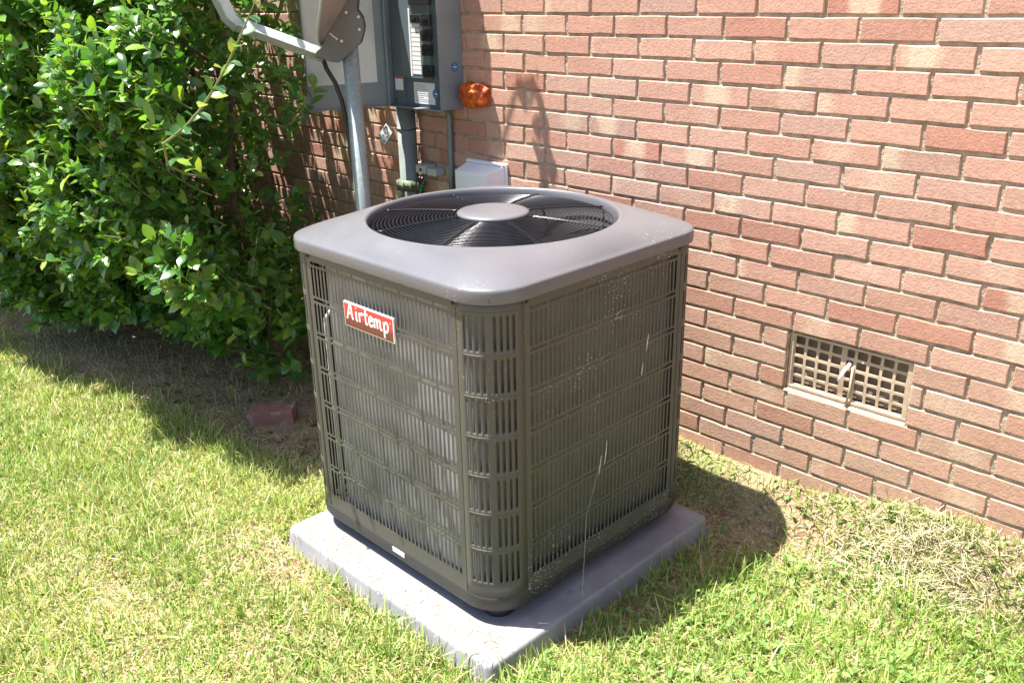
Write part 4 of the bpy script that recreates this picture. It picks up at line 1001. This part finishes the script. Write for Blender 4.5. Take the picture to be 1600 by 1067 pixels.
for g, bend in enumerate((.25, .6, -.35)):
    a = og[g]; U_, Q = blade_unit(bend); d, s, nn = basis(a[3], a[4]); pos = np.stack([a[0], a[1], a[2]-.003], -1)
    P = pos[:, None]+a[5][:, None, None]*(U_[None, :, 0:1]*d[:, None]+U_[None, :, 2:3]*nn[:, None])+(U_[None, :, 1:2]*a[7][:, None, None])*s[:, None]
    Vs.append(P.reshape(-1, 3)); Qs.append((Q[None]+np.arange(len(pos))[:, None, None]*len(U_)).reshape(-1, 4)+base); base += len(Vs[-1]); Rs.append(np.repeat(a[6], len(U_)))
me = np_mesh('grass', np.concatenate(Vs), np.concatenate(Qs), 4); me.materials.append(GRASS)
a_ = me.attributes.new('rnd', 'FLOAT', 'POINT'); a_.data.foreach_set('value', np.concatenate(Rs).astype(np.float32))
grass = bpy.data.objects.new('grass', me); COL.objects.link(grass); tag(grass, 'patchy bright green lawn grass around the cooling unit', 'grass', kind='stuff')
# dry straw and clippings lying over the soil
def straws(name, x, y, z, tilt, ln, wd, rnd, lab, cat):
    n = len(x); az = rng.uniform(0, 2*PI, n); tl = rng.normal(0, tilt, n)
    d = np.stack([np.cos(az)*np.cos(tl), np.sin(az)*np.cos(tl), np.sin(tl)], -1); nr = np.stack([rng.normal(0, .4, n), rng.normal(0, .4, n), np.ones(n)], -1)
    d, s, nn = basis(d, nr); U_, Q = blade_unit(.18); pos = np.stack([x, y, z], -1)
    P = pos[:, None]+ln[:, None, None]*((U_[None, :, 0:1]-.5)*d[:, None]-U_[None, :, 2:3]*nn[:, None])+(U_[None, :, 1:2]*wd[:, None, None])*s[:, None]
    me = np_mesh(name, P.reshape(-1, 3), (Q[None]+np.arange(n)[:, None, None]*len(U_)).reshape(-1, 4), 4); me.materials.append(STRAW)
    a = me.attributes.new('rnd', 'FLOAT', 'POINT'); a.data.foreach_set('value', np.repeat(rnd, len(U_)).astype(np.float32))
    o = bpy.data.objects.new(name, me); COL.objects.link(o); return tag(o, lab, cat, kind='stuff')
NS = 150000
x = rng.uniform(-5.0, 2.5, NS); y = rng.uniform(-3.0, -.005, NS); c = cover(x, y); z = G(x, y); vis, dist = in_view(x, y, z, 100)
yb = np.clip(-.96+.17*(x+.5), -1.32, -.88); shr = smooth(yb+.02, yb+.2, y)*(1-smooth(-.9, -.4, x))
keep = vis & ~on_pad(x, y) & (rng.random(NS) < np.clip(.16+.9*(1-c), 0, 1)*(1-.9*shr)*np.clip(3.2/dist, .3, 1))
x, y, z = x[keep], y[keep], z[keep]; n = len(x)
straws('dry_thatch', x, y, z+rng.uniform(.001, .014, n), .16, rng.uniform(.02, .065, n), rng.uniform(.0012, .0026, n), np.clip(rng.uniform(0, 1, n), 0, .97), 'pale dry grass clippings strewn over the soil between the blades', 'dry grass')
n = 1500
x = np.clip(rng.normal(1.50, .17, n), 1.15, 2.0); y = -np.abs(rng.normal(.10, .075, n))-.01
straws('clippings_heap', x, y, G(x, y)+np.abs(rng.normal(0, .022, n))*np.exp(-((x-1.5)**2/.09+(y+.13)**2/.02))+.004, .35, rng.uniform(.05, .13, n), rng.uniform(.0011, .0022, n), np.clip(rng.normal(.80, .16, n), .3, .97), 'grey green heap of dry clippings against the foot of the wall', 'dry grass')
# loose bits on the pad
n = 700
x = rng.uniform(-.09, .86, n); y = np.where(rng.random(n) < .75, rng.uniform(-1.26, -1.165, n), rng.uniform(-1.26, -.28, n)); k_ = (x > .81) | (y < -1.165) | (x < -.05); x, y = x[k_], y[k_]; n = len(x)
straws('pad_clippings', x, y, np.full(n, .0825), .03, rng.uniform(.015, .07, n), rng.uniform(.0010, .0022, n), rng.uniform(.1, .99, n), 'a few dry clippings scattered on the grey pad', 'dry grass')
# low broad leaved weeds in the lawn to the right
NW = 1300
cx_ = rng.uniform(.75, 2.2, 260); cy_ = rng.uniform(-1.5, -.05, 260); w_ = rng.integers(0, 260, NW)
x = cx_[w_]+rng.normal(0, .05, NW); y = np.minimum(cy_[w_]+rng.normal(0, .05, NW), -.02); keep = ~on_pad(x, y, .02) & (x > .9); x, y = x[keep], y[keep]; n = len(x)
az = rng.uniform(0, 2*PI, n); WEED = leafmat('weed_leaf', [(0, (.09, .19, .04)), (.5, (.15, .27, .06)), (.9, (.22, .34, .09)), (1, (.2, .3, .08))], .55, .25)
o = scatter('weed_leaves', np.stack([x, y, G(x, y)+rng.uniform(.006, .035, n)], -1), np.stack([np.cos(az), np.sin(az), rng.normal(.15, .25, n)], -1), np.stack([rng.normal(0, .25, n), rng.normal(0, .25, n), np.ones(n)], -1), rng.uniform(.014, .030, n), rng.random(n)*.95, WEED, None, leaf_unit(.1, .1, .27))
tag(o, 'low broad leaved weeds mixed through the lawn beside the wall', 'weeds', kind='stuff')
# dead leaves below the shrub
n = 420; x = rng.uniform(-3.2, -.3, n); y = rng.uniform(-1.0, -.2, n); az = rng.uniform(0, 2*PI, n)
DEAD = leafmat('dead_leaf', [(0, (.10, .06, .035)), (.5, (.17, .11, .06)), (1, (.26, .19, .12))], .7, .05, tcol=(1, 1, 1))
o = scatter('leaf_litter', np.stack([x, y, G(x, y)+.006], -1), np.stack([np.cos(az), np.sin(az), rng.normal(0, .15, n)], -1), np.stack([rng.normal(0, .3, n), rng.normal(0, .3, n), np.ones(n)], -1), rng.uniform(.02, .045, n), rng.random(n)*.95, DEAD)
tag(o, 'brown fallen leaves on the bare soil under the shrub', 'leaf litter', kind='stuff')
# small seedling by the thin conduit
sd_pos = [(-.605, -.03, 1.010, 1, .05, .35), (-.615, -.03, .984, 1, -.1, .2), (-.60, -.04, .94, 1, -.3, .4), (-.775, -.06, .915, .6, -.5, .6), (-.765, -.06, .912, -.2, -.5, .7), (-.78, -.05, .92, -.8, -.2, .6)]
pl_ = thing('wall_seedling', 'tiny bright green seedling climbing between the conduits at the wall', 'seedling', (0, 0, 0))
o = scatter('seedling_leaf', np.array([p[:3] for p in sd_pos]), np.array([p[3:6] for p in sd_pos]), np.tile([0, -.5, .9], (len(sd_pos), 1)), np.array([.034, .030, .03, .032, .03, .03]), np.full(len(sd_pos), .9), LEAF, pl_)
MB().tube([(-.62, -.03, .15), (-.622, -.035, .9), (-.612, -.03, 1.012)], .0016, 5).tube([(-.77, -.05, .15), (-.775, -.05, .7), (-.77, -.055, .915)], .0016, 5).build('seedling_stem', bpy.data.materials['green_twig'], pl_)
# a wisp of dry grass caught on the base
wp = MB().tube([(.855, -.88, .085), (.80, -.80, .30), (.800, -.74, .45)], .0006, 4).build('grass_stem', STRAW, None, loc=(.83, -.8, .085)); tag(wp, 'single long dry grass stem leaning on the shaded side of the cooling unit', 'grass stem')
